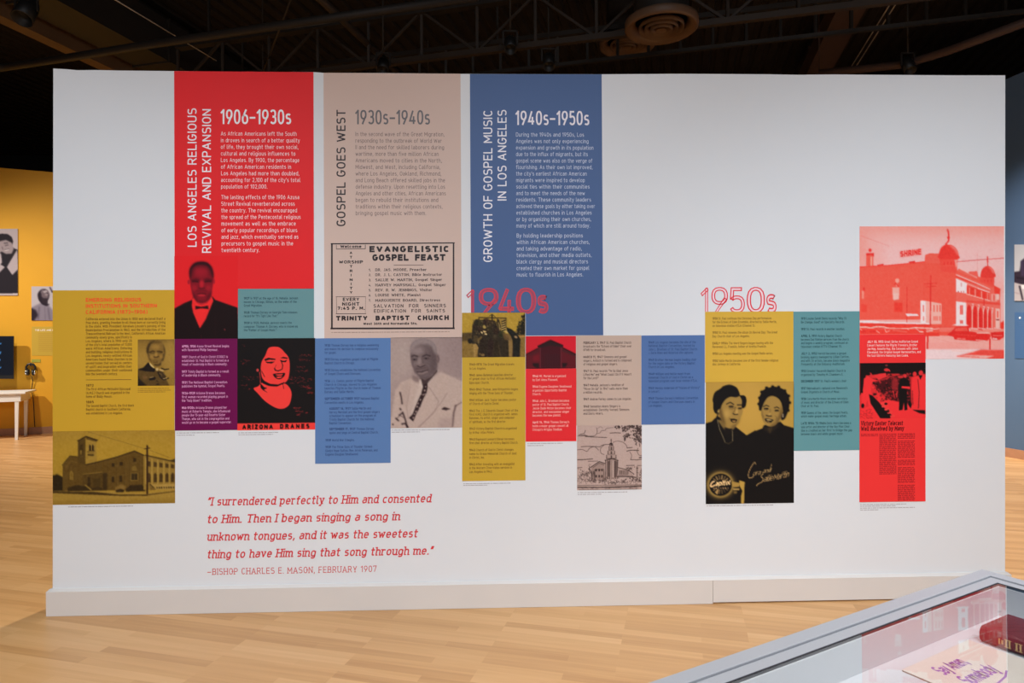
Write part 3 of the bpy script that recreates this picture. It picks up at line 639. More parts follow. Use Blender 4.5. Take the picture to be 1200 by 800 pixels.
    A.text('and', 726, 370, 52, c, width=98, w=.12, sp=.02, slant=.4, slope=-.12); A.line([(818, 350), (842, 258)], 6, c, 3)
    A.line([(742, 374), (716, 398), (718, 424), (738, 440), (724, 478), (690, 496), (668, 508), (655, 530)], 8, c, 3, sm=True)
    A.text('allie', 736, 480, 74, c, width=112, w=.11, sp=.0, slant=.42, slope=-.16)
    A.text('Martin', 858, 466, 72, c, width=190, w=.12, sp=.04, slant=.4, slope=-.24); A.line([(970, 372), (1022, 352)], 6, c, 3)
    return A
def pic_corner_building():
    A = Art(62, 505.3, 205.2, 591.3, (158, 123, 40)); A.view(60, 500, 8)
    A.poly([(0, 40), (1200, 40), (1200, 200), (0, 200)], (152, 118, 44), 120, .7); A.ell(600, 230, 700, 160, (166, 130, 40), 120, .7)
    w = (88, 64, 22); dk = (52, 36, 14); md = (110, 82, 30); lt = (148, 116, 44)
    A.poly([(0, 596), (420, 600), (700, 622), (900, 628), (1170, 596), (1170, 760), (0, 760)], (150, 118, 46), 6); A.poly([(0, 602), (420, 612), (640, 640), (905, 642), (905, 655), (640, 652), (0, 616)], dk, 5, .9); A.poly([(905, 640), (1170, 612), (1170, 620), (905, 652)], dk, 5, .7); A.poly([(0, 690), (1170, 680), (1170, 760), (0, 760)], (134, 104, 38), 20, .7)
    A.poly([(0, 455), (40, 450), (60, 440), (95, 460), (115, 470), (140, 540), (140, 600), (0, 600)], (40, 29, 12), 10)
    A.poly([(112, 365), (180, 278), (250, 282), (330, 350), (330, 600), (112, 600)], w, 5); A.line([(108, 362), (180, 275), (255, 285)], 9, (66, 48, 18), 4); A.line([(140, 385), (190, 320), (250, 340)], 7, (112, 84, 30), 5, .6); A.line([(160, 420), (190, 350), (235, 380)], 7, (70, 50, 18), 5, .6)
    A.poly([(178, 430), (192, 412), (212, 430), (212, 500), (178, 495)], (126, 97, 36), 5); A.line([(195, 430), (195, 500)], 4, w, 3)
    A.poly([(255, 138), (325, 112), (325, 360), (255, 340)], (78, 57, 20), 4); A.poly([(325, 112), (425, 136), (430, 340), (325, 360)], lt, 4)
    A.poly([(243, 134), (330, 90), (445, 130), (430, 142), (330, 106), (255, 142)], dk, 4); A.poly([(330, 106), (430, 140), (430, 150), (330, 122)], (86, 64, 24), 4)
    A.poly([(270, 180), (300, 165), (300, 270), (270, 270)], (58, 42, 15), 6); A.poly([(276, 225), (292, 220), (292, 265), (276, 265)], lt, 5, .7)
    for x in (358, 384): A.poly([(x, 185), (x + 8, 168), (x + 18, 185), (x + 18, 232), (x, 232)], (40, 26, 12), 4)
    A.poly([(345, 240), (410, 232), (405, 270), (345, 270)], (128, 100, 40), 4); A.line([(340, 240), (375, 228), (412, 232)], 5, dk, 3); A.poly([(345, 262), (405, 264), (402, 278), (348, 274)], dk, 4)
    A.poly([(325, 355), (440, 330), (620, 285), (780, 232), (870, 275), (870, 600), (300, 600)], w, 5)
    A.line([(325, 360), (440, 335), (620, 290), (780, 238), (875, 280)], 10, dk, 4); A.line([(640, 300), (780, 262), (860, 292)], 6, (100, 74, 28), 4, .6)
    for x in (420, 470, 535, 612, 690, 735, 830): A.line([(x, 330), (x, 590)], 6, (70, 51, 18), 5, .6); A.line([(x + 9, 330), (x + 9, 590)], 4, (106, 80, 30), 4, .5)
    A.poly([(300, 440), (470, 425), (485, 440), (485, 600), (300, 600)], (78, 57, 20), 5); A.line([(300, 446), (480, 428)], 8, (120, 92, 34), 4); A.poly([(345, 475), (372, 475), (372, 555), (345, 555)], dk, 5); A.poly([(395, 490), (465, 485), (465, 560), (395, 560)], (66, 48, 17), 5)
    A.poly([(485, 440), (525, 435), (525, 600), (485, 600)], (46, 32, 12), 6, .8)
    for x, y, a, b in ((568, 345, 28, 35), (640, 335, 34, 36), (568, 470, 24, 55), (640, 462, 26, 60), (770, 300, 26, 38)): A.poly([(x, y), (x + a, y), (x + a, y + b), (x, y + b)], (50, 35, 13), 5); A.line([(x - 3, y), (x + a + 3, y - 2)], 4, md, 3, .7)
    A.poly([(745, 440), (815, 440), (815, 512), (745, 512)], (130, 102, 40), 4); A.poly([(750, 446), (808, 446), (808, 506), (750, 506)], (52, 38, 16), 3); A.line([(778, 446), (778, 506)], 3, md, 2)
    A.poly([(755, 420), (755, 385), (785, 370), (800, 390), (800, 420)], (112, 86, 33), 5)
    A.poly([(160, 570), (240, 545), (330, 560), (380, 600), (160, 604)], (50, 36, 14), 10); A.line([(320, 545), (380, 595)], 10, (130, 102, 40), 4); A.line([(340, 540), (395, 590)], 5, dk, 3)
    A.poly([(700, 590), (740, 555), (850, 550), (890, 590), (880, 612), (700, 615)], (48, 34, 13), 9); A.poly([(385, 575), (440, 562), (480, 575), (480, 598), (385, 598)], (54, 38, 14), 8)
    A.poly([(600, 570), (660, 545), (700, 560), (690, 600), (600, 610)], (120, 92, 40), 10); A.poly([(605, 600), (650, 585), (690, 600), (680, 618), (610, 618)], (44, 30, 12), 8)
    A.poly([(866, 282), (920, 285), (1170, 340), (1170, 600), (866, 600)], (134, 104, 40), 4); A.line([(880, 276), (930, 288), (1170, 345)], 12, (66, 48, 18), 4); A.poly([(1105, 330), (1170, 310), (1170, 345)], (60, 44, 20), 5)
    for i, x in enumerate((900, 958, 1012, 1068, 1120)):
        A.line([(x - 14, 300 + i * 11), (x - 14, 545)], 12, (160, 128, 56), 4); A.poly([(x, 330 + i * 8), (x + 32, 338 + i * 8), (x + 32, 385 + i * 5), (x, 380 + i * 5)], (70, 50, 20), 4); A.poly([(x, 460), (x + 16, 440), (x + 32, 460), (x + 32, 530), (x, 530)], (66, 46, 18), 4)
    A.poly([(930, 550), (1170, 545), (1170, 600), (960, 600)], (158, 126, 58), 5)
    for x in range(985, 1160, 22): A.poly([(x, 572), (x + 12, 572), (x + 12, 590), (x, 590)], (50, 36, 14), 4)
    A.poly([(915, 540), (965, 575), (985, 600), (930, 605)], (110, 84, 34), 5); A.line([(925, 545), (960, 580)], 7, dk, 4)
    A.line([(900, 185), (900, 640)], 17, (42, 22, 12), 4); A.line([(870, 218), (925, 210)], 9, (46, 26, 12), 4)
    A.line([(350, 55), (700, 160), (870, 215)], 4, (104, 78, 30), 4, .8); A.line([(925, 232), (1110, 305)], 4, (104, 78, 30), 4, .8)
    return A.grain(2.5)
def pic_small_portrait():
    A = Art(161.8, 397.7, 204.8, 451.9, (136, 104, 42), step=.8); A.view(155, 392, 10.96)
    A.ell(150, 320, 80, 140, (156, 122, 52), 60, .8); A.ell(460, 200, 70, 160, (140, 108, 44), 60, .8); A.poly([(70, 60), (540, 60), (540, 110), (70, 110)], (112, 84, 34), 40, .6)
    k = (26, 20, 16); sk = (122, 92, 40)
    A.ell(480, 300, 80, 220, (158, 124, 54), 60, .7)
    A.poly([(75, 450), (150, 420), (215, 355), (290, 440), (370, 460), (430, 560), (480, 660), (75, 660)], (84, 62, 28), 8)
    A.poly([(75, 445), (150, 420), (210, 355), (240, 380), (300, 445), (290, 480), (180, 470), (110, 455)], k, 6); A.poly([(75, 500), (95, 560), (150, 610), (200, 660), (75, 660)], k, 12, .85)
    A.poly([(190, 230), (190, 180), (215, 120), (270, 85), (340, 85), (395, 120), (420, 180), (425, 250), (405, 320), (380, 370), (340, 400), (290, 385), (240, 350), (205, 300)], sk, 7, sm=True)
    A.poly([(188, 230), (188, 175), (215, 115), (270, 84), (300, 84), (240, 130), (222, 180), (214, 260)], (52, 38, 18), 14, .9); A.poly([(395, 125), (425, 190), (425, 260), (408, 215)], (70, 52, 24), 12, .8); A.ell(300, 100, 80, 18, (86, 64, 28), 18, .7)
    A.ell(305, 165, 55, 32, (152, 116, 52), 26, .8); A.poly([(395, 250), (424, 240), (405, 330), (370, 385), (340, 402), (372, 340)], (72, 54, 26), 12, .8); A.poly([(204, 250), (222, 320), (262, 375), (250, 330), (228, 260)], (84, 62, 28), 10, .7); A.line([(222, 232), (265, 214), (295, 222)], 16, (48, 32, 14), 9, .85); A.line([(318, 218), (350, 218), (392, 228)], 16, (48, 32, 14), 9, .85); A.line([(235, 240), (290, 240)], 6, k, 5, .7); A.line([(330, 238), (385, 236)], 6, k, 5, .7)
    A.ell(310, 262, 18, 26, (164, 126, 58), 12, .8); A.line([(272, 284), (305, 294), (348, 282)], 13, (54, 34, 14), 8, .9); A.ell(255, 290, 26, 26, (158, 120, 54), 18, .7); A.ell(375, 285, 22, 26, (158, 120, 54), 18, .7)
    A.line([(262, 340), (305, 330), (340, 340)], 6, (84, 60, 26), 6, .7); A.line([(270, 354), (330, 352)], 6, (48, 32, 14), 5, .9); A.poly([(270, 375), (340, 380), (400, 340), (380, 390), (330, 410), (290, 400)], (60, 42, 18), 12, .8); A.ell(390, 370, 20, 30, (150, 116, 52), 12, .8)
    A.poly([(220, 355), (240, 370), (290, 425), (275, 430), (235, 395)], (206, 176, 110), 5)
    A.ell(322, 445, 18, 20, (188, 158, 100), 5); A.poly([(345, 440), (400, 455), (405, 475), (350, 460)], (180, 148, 92), 5); A.line([(372, 430), (420, 450), (472, 440)], 13, k, 5)
    A.poly([(325, 470), (400, 480), (440, 540), (400, 575), (350, 540)], (60, 46, 26), 8); A.line([(330, 480), (370, 555), (405, 578), (470, 556)], 14, k, 6); A.line([(395, 568), (450, 556)], 6, (200, 168, 110), 4); A.line([(345, 500), (375, 505), (380, 530)], 6, (150, 116, 62), 5, .7); A.line([(400, 490), (425, 520)], 5, (150, 116, 62), 5, .7)
    A.poly([(215, 570), (240, 548), (290, 540), (310, 555), (290, 580), (230, 585)], k, 7); A.line([(230, 550), (275, 540)], 8, (180, 150, 90), 4, .8); A.line([(310, 590), (340, 600)], 9, k, 6, .8)
    A.ell(170, 545, 30, 26, (112, 78, 40), 22, .7); A.ell(330, 635, 20, 14, k, 12, .7)
    return A.grain(2)
def pic_truck():
    A = Art(541.4, 366.4, 615.6, 418.7, (170, 137, 48), step=.8); A.view(540, 362, 13.33); g = np.random.default_rng(5); k = (34, 28, 18)
    A.poly([(0, 375), (200, 365), (560, 380), (1030, 400), (1030, 760), (0, 760)], (128, 100, 46), 10); A.poly([(20, 395), (180, 380), (190, 490), (20, 500)], (80, 62, 30), 14); A.poly([(900, 430), (1020, 420), (1020, 440), (900, 450)], (170, 120, 60), 6)
    for i in range(70): A.line([(g.random() * 1000, 500 + g.random() * 250)] * 1 + [(g.random() * 1000, 500 + g.random() * 250)][:0] + [(0, 0)][:0] or [(0, 0)], 1, k) if 0 else A.ell(g.random() * 1010, 500 + g.random() * 250, 26, 8, (150, 120, 58) if g.random() > .5 else (96, 74, 34), 12, .6)
    A.poly([(990, 80), (1005, 80), (1005, 410), (850, 410), (880, 330), (940, 220)], k, 14)
    for i in range(40):
        y = 100 + g.random() * 300; A.ell(1000 - g.random() * (y * .45), y, 14, 14, (30, 30, 16), 8, .9)
    for i in range(16): A.ell(900 + g.random() * 100, 150 + g.random() * 250, 8, 8, (120, 96, 44), 6, .8)
    A.poly([(20, 375), (60, 372), (170, 370), (160, 440), (120, 500)], (70, 56, 30), 14, .8)
    A.poly([(185, 245), (240, 170), (280, 160), (320, 180), (420, 170), (540, 190), (590, 300), (640, 370), (700, 420), (760, 480), (740, 750), (270, 750), (260, 560), (170, 540), (175, 380)], (44, 36, 24), 10)
    A.line([(285, 270), (285, 138), (705, 150), (705, 300)], 16, (60, 46, 22), 6); A.line([(285, 138), (705, 152)], 16, (70, 54, 26), 6); A.line([(490, 90), (490, 190)], 24, k, 8); A.line([(440, 120), (490, 88), (540, 130)], 8, k, 6)
    A.poly([(560, 165), (705, 165), (705, 350), (600, 350)], (150, 120, 54), 8)
    for i in range(5): A.line([(635, 205 + i * 36), (700, 180 + i * 36)], 18, k if i % 2 == 0 else (40, 32, 18), 6); A.line([(640, 222 + i * 34), (695, 210 + i * 34)], 7, (220, 190, 120), 4)
    for p in ([(560, 200), (600, 290), (620, 350)], [(545, 250), (600, 350)], [(590, 170), (620, 300)]): A.line(p, 16, k, 6)
    A.line([(600, 240), (612, 340)], 8, (206, 176, 110), 5); A.ell(575, 180, 16, 20, k, 6)
    for (x, y, r) in ((240, 215, 40), (225, 280, 30), (330, 230, 55), (400, 210, 55), (470, 230, 50), (440, 310, 50), (520, 300, 50), (300, 320, 40), (560, 350, 50), (640, 400, 50), (380, 360, 50)):
        A.ell(x, y, r, r * 1.1, (38 + int(g.random() * 20), 30 + int(g.random() * 16), 22), 16, .9)
    for i in range(110): A.ell(190 + g.random() * 430, 170 + g.random() * 260, 5 + g.random() * 9, 5 + g.random() * 9, (104, 82, 48) if g.random() > .55 else (22, 18, 14), 8, .7)
    A.poly([(345, 270), (370, 250), (400, 290), (380, 312), (350, 300)], (160, 134, 70), 6); A.poly([(310, 350), (345, 365), (340, 395), (318, 370)], (216, 190, 130), 5); A.poly([(350, 340), (400, 350), (380, 372), (355, 365)], (206, 178, 116), 5); A.poly([(370, 380), (415, 388), (410, 408), (378, 400)], (216, 190, 130), 5)
    A.ell(240, 470, 40, 60, (70, 56, 32), 14); A.ell(150, 500, 36, 40, (26, 22, 16), 10); A.poly([(190, 550), (240, 540), (280, 600), (240, 740), (210, 740), (200, 620)], (150, 118, 62), 8); A.poly([(260, 480), (320, 420), (340, 440), (280, 560)], (130, 104, 56), 14, .7)
    for (x, y0, y1, r) in ((350, 440, 750, 62), (470, 450, 750, 54), (560, 480, 750, 50), (700, 430, 750, 55), (860, 450, 750, 60)):
        A.poly([(x - r, y1), (x - r * .9, y0 + 50), (x, y0), (x + r * .9, y0 + 50), (x + r, y1)], (30 + int(g.random() * 16), 26 + int(g.random() * 10), 20), 12)
    A.poly([(740, 480), (790, 460), (805, 600), (790, 740), (750, 740)], (130, 102, 56), 8); A.poly([(640, 370), (740, 400), (800, 460), (780, 500), (680, 480)], (104, 78, 44), 12, .8); A.poly([(690, 340), (740, 350), (735, 380), (700, 376)], (190, 160, 100), 6)
    A.poly([(710, 290), (790, 320), (850, 370), (900, 430), (930, 480), (910, 745), (820, 745), (810, 520), (780, 430), (720, 350)], (28, 26, 20), 8); A.ell(855, 442, 26, 18, (150, 120, 84), 8, rot=30); A.ell(860, 360, 22, 16, (120, 96, 50), 8)
    A.ell(530, 440, 40, 40, (60, 48, 30), 20, .8); A.ell(345, 715, 30, 20, (150, 118, 66), 10, .7); A.ell(300, 700, 20, 20, (110, 86, 48), 10, .7); A.line([(520, 520), (500, 740)], 10, (70, 54, 34), 8, .7); A.line([(590, 560), (620, 740)], 10, (84, 64, 36), 8, .7)
    return A.grain(4)
def pic_barn():
    A = Art(616.1, 393.8, 675, 431.9, (196, 32, 44)); A.view(610, 390, 17.14)
    A.ell(900, 250, 250, 130, (206, 26, 44), 120, .7)
    A.poly([(100, 440), (350, 310), (350, 265), (600, 150), (850, 260), (850, 300), (1115, 440), (1115, 725), (100, 725)], (88, 20, 28), 8)
    A.poly([(400, 300), (600, 250), (800, 300), (800, 710), (410, 710)], (62, 16, 24), 10); A.poly([(480, 430), (780, 430), (790, 710), (480, 710)], (56, 20, 26), 20, .7)
    A.poly([(350, 265), (600, 150), (850, 260), (845, 300), (790, 290), (600, 262), (420, 300), (360, 300)], (40, 22, 24), 12); A.line([(345, 275), (600, 155), (850, 262)], 22, (42, 10, 14), 8)
    A.line([(100, 440), (350, 315)], 26, (52, 10, 16), 8); A.line([(850, 310), (1115, 445)], 26, (42, 10, 14), 8); A.line([(180, 450), (380, 350)], 30, (62, 26, 30), 16, .8); A.line([(830, 350), (1080, 460)], 30, (54, 30, 30), 16, .8)
    A.poly([(260, 470), (380, 430), (380, 560), (260, 560)], (112, 20, 30), 24, .8)
    for x in (400, 812): A.line([(x, 300), (x, 712)], 9, (104, 42, 52), 5, .8)
    for x in (150, 240, 440, 490, 540, 590, 640, 690, 740, 900, 980, 1050): A.line([(x, 400), (x, 712)], 5, (74, 28, 34), 5, .5)
    A.poly([(250, 600), (375, 605), (375, 700), (310, 690), (255, 650)], (34, 18, 20), 12); A.poly([(830, 600), (940, 605), (920, 650), (880, 690), (835, 690)], (34, 18, 20), 12); A.line([(100, 715), (1115, 718)], 14, (40, 8, 14), 6)
    return A
def pic_church_drawing():
    A = Art(676.2, 498.5, 752, 574.2, (176, 152, 142), step=.55); A.view(672, 495, 9.417); k = (52, 38, 36); g = np.random.default_rng(11)
    def L(p, w=4, a=.95, sm=True): A.line(p, w, k, 2.5, a, sm)
    L([(60, 140), (90, 128), (120, 120), (135, 85)], 5); L([(45, 150), (130, 150), (230, 150), (262, 110), (255, 60)], 4); L([(130, 156), (220, 162), (370, 170)], 6); L([(255, 125), (290, 120), (310, 95), (350, 90), (365, 70), (440, 60)], 4, .7); L([(265, 70), (300, 50), (320, 65)], 3, .7); L([(400, 122), (460, 118), (520, 122)], 7, .8)
    for i in range(14): L([(60 + i * 6, 150 - g.random() * 18), (66 + i * 7, 140 + g.random() * 8)], 3, .8)
    L([(85, 268), (160, 264), (300, 270)], 7, .8); L([(300, 262), (340, 248), (400, 245)], 6); L([(42, 300), (100, 298), (150, 318), (180, 285), (230, 268), (262, 290), (278, 308)], 4); L([(340, 250), (300, 290), (305, 340), (340, 355)], 4)
    L([(435, 225), (480, 210), (540, 222), (580, 255), (590, 290)], 4); L([(590, 285), (650, 282)], 8, .8); L([(585, 322), (640, 312), (720, 316)], 8); L([(620, 330), (640, 370), (628, 415)], 4); L([(625, 415), (700, 418), (755, 412)], 7, .8); L([(42, 410), (120, 408), (215, 402)], 8, .9); L([(160, 428), (270, 426)], 6, .7); L([(42, 498), (100, 494)], 7, .7); L([(580, 480), (670, 478)], 7, .8); L([(700, 480), (755, 482)], 6, .7); L([(710, 290), (700, 320), (720, 365), (755, 372)], 4); L([(720, 395), (755, 390)], 12, .8)
    for (cx, cy, rx, ry, n) in ((490, 55, 35, 25, 16), (570, 75, 35, 40, 26), (640, 50, 60, 25, 34), (700, 90, 60, 60, 60), (600, 150, 40, 30, 24), (690, 160, 40, 50, 36), (720, 220, 45, 40, 30), (565, 190, 14, 20, 8), (740, 130, 20, 80, 24)):
        for i in range(n):
            x, y, t = cx + g.normal() * rx * .5, cy + g.normal() * ry * .5, g.random() * 3.1
            A.ell(x, y, 11, 4.5, k, 2.5, .75, rot=math.degrees(t))
    # tower
    A.poly([(400, 415), (430, 400), (490, 420), (490, 620), (360, 630), (350, 420)], (150, 126, 116), 3)
    for (y0, y1, h0, h1) in ((230, 262, 10, 16), (262, 310, 20, 24), (310, 355, 30, 36), (355, 400, 44, 52)):
        A.poly([(417 - h0, y0), (417 + h0, y0), (417 + h1, y1), (417 - h1, y1)], (160, 136, 126), 2); L([(417 - h1 - 6, y1), (417 + h1 + 6, y1)], 7, .95, False); L([(417 - h1, y0 + 6), (417 - h1, y1)], 6, .9, False); L([(417 + h1, y0 + 6), (417 + h1, y1)], 6, .9, False); A.poly([(410, y0 + 10), (426, y0 + 10), (426, y1 - 4), (410, y1 - 4)], k, 3, .75)
    L([(415, 185), (415, 240)], 7, 1, False); A.ell(414, 238, 16, 10, k, 3); L([(404, 200), (426, 200)], 5, .8, False)
    L([(345, 420), (430, 402), (495, 424)], 9, .95, False)
    for x in (355, 378, 400, 428, 446, 466, 488): L([(x, 415), (x - 2, 625)], 6 if x not in (428,) else 4, .85, False)
    A.poly([(380, 430), (402, 425), (402, 600), (380, 600)], k, 4, .55); A.poly([(446, 425), (490, 432), (488, 600), (446, 610)], k, 4, .5); A.poly([(430, 420), (444, 420), (444, 610), (430, 610)], (186, 162, 150), 3)
    # nave
    A.poly([(195, 490), (285, 435), (345, 450), (350, 640), (190, 640)], (150, 126, 116), 3); L([(190, 495), (285, 432), (350, 455)], 9, .9, False); L([(215, 500), (285, 450), (340, 470)], 5, .8, False); L([(230, 520), (330, 520)], 5, .8, False)
    for y in (525, 592):
        for x in (252, 285, 315): A.poly([(x - 9, y - 14), (x + 9, y - 14), (x + 9, y + 14), (x - 9, y + 14)], k, 3, .85)
    for i in range(26): x = 195 + g.random() * 40; L([(x, 510 + g.random() * 60), (x + 4, 560 + g.random() * 70)], 3, .5, False)
    L([(240, 515), (238, 640)], 5, .8, False); L([(335, 515), (335, 640)], 5, .8, False)
    A.poly([(492, 500), (600, 530), (660, 575), (660, 610), (480, 610)], (162, 138, 128), 3); L([(490, 500), (600, 528), (668, 575)], 7, .9, False)
    for x in range(505, 600, 18): A.poly([(x, 530), (x + 9, 532), (x + 9, 575), (x, 575)], k, 3, .8)
    L([(480, 600), (600, 598), (690, 612)], 12, .8, False); L([(490, 585), (600, 580)], 5, .7, False); L([(700, 490), (700, 640)], 16, .45, False); L([(690, 510), (712, 510)], 6, .8, False)
    for (cx, cy, rx, ry, n) in ((100, 570, 40, 40, 40), (180, 520, 14, 60, 30), (155, 580, 30, 40, 30), (110, 640, 90, 30, 50), (210, 650, 60, 30, 40), (330, 650, 60, 35, 60), (440, 665, 70, 30, 60), (560, 660, 60, 25, 40), (640, 640, 40, 50, 40), (620, 520, 40, 26, 44), (740, 560, 26, 60, 30), (720, 650, 60, 30, 50)):
        for i in range(n):
            x, y = cx + g.normal() * rx * .5, cy + g.normal() * ry * .5; L([(x, y), (x + g.normal() * 8, y - 6 - g.random() * 14)], 3.6, .75, False)
    A.poly([(42, 690), (757, 690), (757, 700), (42, 700)], (150, 128, 118), 3); L([(45, 712), (300, 716), (560, 712), (755, 706)], 13, .8, False); L([(60, 738), (300, 742), (700, 738)], 7, .6, False); L([(45, 690), (755, 692)], 5, .6, False)
    for i in range(60): x = 50 + g.random() * 690; L([(x, 704 + g.random() * 30), (x + 40, 705 + g.random() * 30)], 3, .4, False)
    return A.grain(2)
def pic_arena():
    A = Art(1007.3, 265.2, 1176.3, 421.3, (224, 160, 152)); A.view(1003, 262, 8.889)
    r = (222, 58, 46); r2 = (214, 42, 38); m = (230, 84, 68); lt = (236, 178, 166); wh = (226, 206, 204)
    A.poly([(0, 20), (1560, 20), (1560, 110), (0, 110)], (222, 140, 128), 80, .8); A.poly([(300, 200), (1560, 200), (1560, 600), (300, 600)], (222, 176, 172), 120, .9); A.poly([(0, 40), (120, 40), (120, 440), (0, 440)], (228, 138, 126), 80, .7)
    A.line([(40, 125), (190, 180), (350, 240)], 4, (190, 90, 82), 5, .6)
    A.poly([(452, 290), (684, 262), (690, 330), (456, 362)], (228, 120, 108), 10, .55); A.text('SHRINE', 462, 352, 62, r2, width=216, w=.24, sp=.14, slope=-.12)
    A.poly([(110, 315), (185, 312), (182, 445), (110, 445)], m, 5); A.poly([(155, 345), (172, 345), (172, 440), (155, 440)], (240, 150, 130), 6); A.ell(150, 280, 16, 18, r2, 6); A.poly([(108, 312), (190, 308), (188, 350), (165, 325), (112, 335)], r2, 6)
    # long flank
    A.poly([(30, 448), (320, 435), (560, 412), (715, 395), (720, 330), (770, 312), (870, 318), (880, 270), (1050, 380), (1050, 1000), (30, 1000)], m, 5)
    A.line([(30, 455), (320, 440), (560, 418), (715, 402)], 10, r2, 5, .6); A.poly([(550, 400), (615, 390), (615, 412), (550, 415)], r2, 5); A.poly([(225, 430), (290, 420), (290, 436), (225, 440)], r2, 4)
    A.poly([(760, 330), (870, 318), (870, 420), (720, 400)], (230, 90, 76), 8, .7); A.poly([(700, 420), (1050, 420), (1050, 1000), (700, 1000)], (228, 80, 64), 10, .8)
    for y in (560, 640, 720, 800): A.line([(790, y), (1050, y + 12)], 5, r2, 6, .35)
    A.poly([(380, 665), (455, 665), (450, 790), (385, 790)], (230, 160, 146), 8); A.ell(432, 595, 22, 22, (236, 150, 134), 6); A.line([(432, 610), (420, 660)], 8, (236, 150, 134), 6); A.line([(400, 640), (412, 620), (450, 660)], 7, r2, 4); A.line([(85, 665), (85, 700)], 16, r2, 8); A.line([(75, 700), (75, 780)], 20, (236, 160, 144), 8, .7)
    # front
    A.view(1090, 262, 8.889)
    A.poly([(265, 500), (300, 470), (500, 570), (660, 650), (725, 680), (720, 1180), (265, 1180)], (230, 96, 82), 5)
    A.poly([(-60, 470), (40, 460), (265, 520), (265, 1180), (-60, 1180)], (228, 82, 66), 6)
    A.poly([(265, 575), (380, 625), (375, 730), (265, 715)], wh, 5); A.line([(322, 620), (322, 660)], 8, (200, 130, 124), 4); [A.line([(x, 705), (x, 722)], 9, (190, 96, 92), 4) for x in (290, 320, 345)]
    A.line([(265, 505), (500, 600), (650, 665)], 22, m, 5); A.line([(265, 535), (500, 635), (620, 690)], 7, wh, 4, .9); A.line([(265, 555), (480, 640)], 12, r, 5, .8); A.line([(265, 580), (600, 720)], 6, wh, 4, .8); A.line([(300, 470), (500, 575)], 10, (232, 186, 176), 6, .8)
    A.poly([(375, 650), (600, 720), (610, 800), (380, 740)], r, 5); [A.line([(x, 660 + (x - 375) * .3), (x, 740 + (x - 375) * .27)], 10, lt, 5, .7) for x in (405, 465, 530, 590)]
    A.line([(370, 735), (620, 810)], 8, lt, 4); A.line([(490, 680), (615, 720)], 8, wh, 5, .8)
    A.poly([(660, 650), (725, 690), (715, 740), (665, 740)], r, 6); A.poly([(680, 740), (715, 740), (712, 800), (680, 800)], lt, 6)
    # domes
    A.poly([(95, 370), (285, 370), (268, 520), (110, 500)], (226, 72, 60), 5); [A.line([(x, 400), (x, 435)], 13, r2, 6, .8) for x in (145, 180, 215, 245)]; A.line([(95, 372), (290, 372)], 12, r, 5); A.line([(110, 445), (275, 440)], 8, m, 5); A.poly([(250, 380), (285, 380), (280, 430), (265, 470)], (236, 160, 148), 6, .8)
    A.poly([(92, 365), (88, 320), (105, 265), (140, 230), (185, 222), (235, 235), (275, 275), (293, 330), (288, 372)], (218, 54, 46), 5, sm=True); A.poly([(185, 224), (235, 235), (275, 275), (293, 330), (280, 330), (250, 275)], (232, 140, 128), 18, .8)
    A.line([(155, 222), (185, 190), (192, 150), (186, 90), (176, 68)], 15, r2, 4, sm=True); A.ell(188, 150, 14, 16, r2, 4); A.ell(180, 70, 10, 12, (210, 80, 74), 4); A.line([(185, 205), (192, 222)], 14, lt, 5)
    A.poly([(500, 600), (520, 560), (665, 560), (660, 660), (500, 610)], (226, 74, 62), 5); [A.line([(x, 590), (x + 1, 618)], 10, r2, 6, .7) for x in (560, 595, 630)]
    A.poly([(526, 565), (522, 520), (545, 470), (590, 445), (640, 468), (668, 520), (666, 565)], (216, 56, 48), 5, sm=True); A.poly([(590, 446), (640, 468), (668, 525), (650, 525), (625, 480)], (232, 140, 128), 12, .7); A.line([(592, 345), (594, 445)], 10, r2, 4); A.ell(593, 400, 8, 12, r2, 4); A.line([(520, 480), (510, 570)], 10, (240, 200, 190), 6, .8)
    A.poly([(395, 505), (485, 500), (500, 570), (400, 525)], (226, 90, 78), 5); A.poly([(485, 560), (520, 560), (505, 620), (485, 610)], m, 5)
    A.line([(270, 402), (480, 385), (770, 365)], 6, (196, 48, 48), 4); A.line([(486, 320), (488, 500)], 4, (206, 110, 104), 4, .7)
    # lower right
    A.view(1085, 345, 10)
    A.poly([(350, 85), (470, 100), (480, 370), (350, 370)], wh, 5); [A.line([(x, 130), (x, 240)], 12, r, 4) for x in (402, 422)]; [A.line([(x, 305), (x, 345)], 12, r, 4) for x in (402, 422)]
    A.poly([(470, 90), (870, 130), (870, 420), (470, 420)], (230, 104, 90), 6)
    for x, w2, t in ((500, 30, 120), (572, 26, 130), (636, 24, 150), (690, 20, 160), (742, 18, 170)):
        A.poly([(x - w2, 430), (x - w2, t + 90), (x - w2 * .7, t + 30), (x, t), (x + w2 * .7, t + 30), (x + w2, t + 90), (x + w2, 430)], r2, 5)
        A.line([(x + w2 + 9, t + 20), (x + w2 + 9, 400)], 10, lt, 5, .8); A.line([(x + w2 + 2, t), (x + w2 + 22, t - 5), (x + w2 + 9, t + 60)], 8, wh, 5, .7)
    A.line([(470, 85), (870, 120)], 26, r, 8, .7); A.poly([(810, 170), (860, 175), (860, 400), (810, 400)], lt, 6); A.line([(835, 200), (835, 280)], 14, m, 5); A.line([(815, 303), (852, 303)], 14, (150, 40, 40), 4); A.poly([(760, 0), (830, 0), (830, 90), (760, 90)], lt, 8, .6); A.line([(790, 10), (790, 80)], 16, r, 6, .8)
    A.poly([(865, 340), (915, 310), (915, 420), (865, 420)], r, 8); A.poly([(870, 0), (915, 0), (915, 300), (870, 330)], (228, 170, 164), 10, .8)
    A.line([(675, 0), (675, 140)], 9, r2, 4)
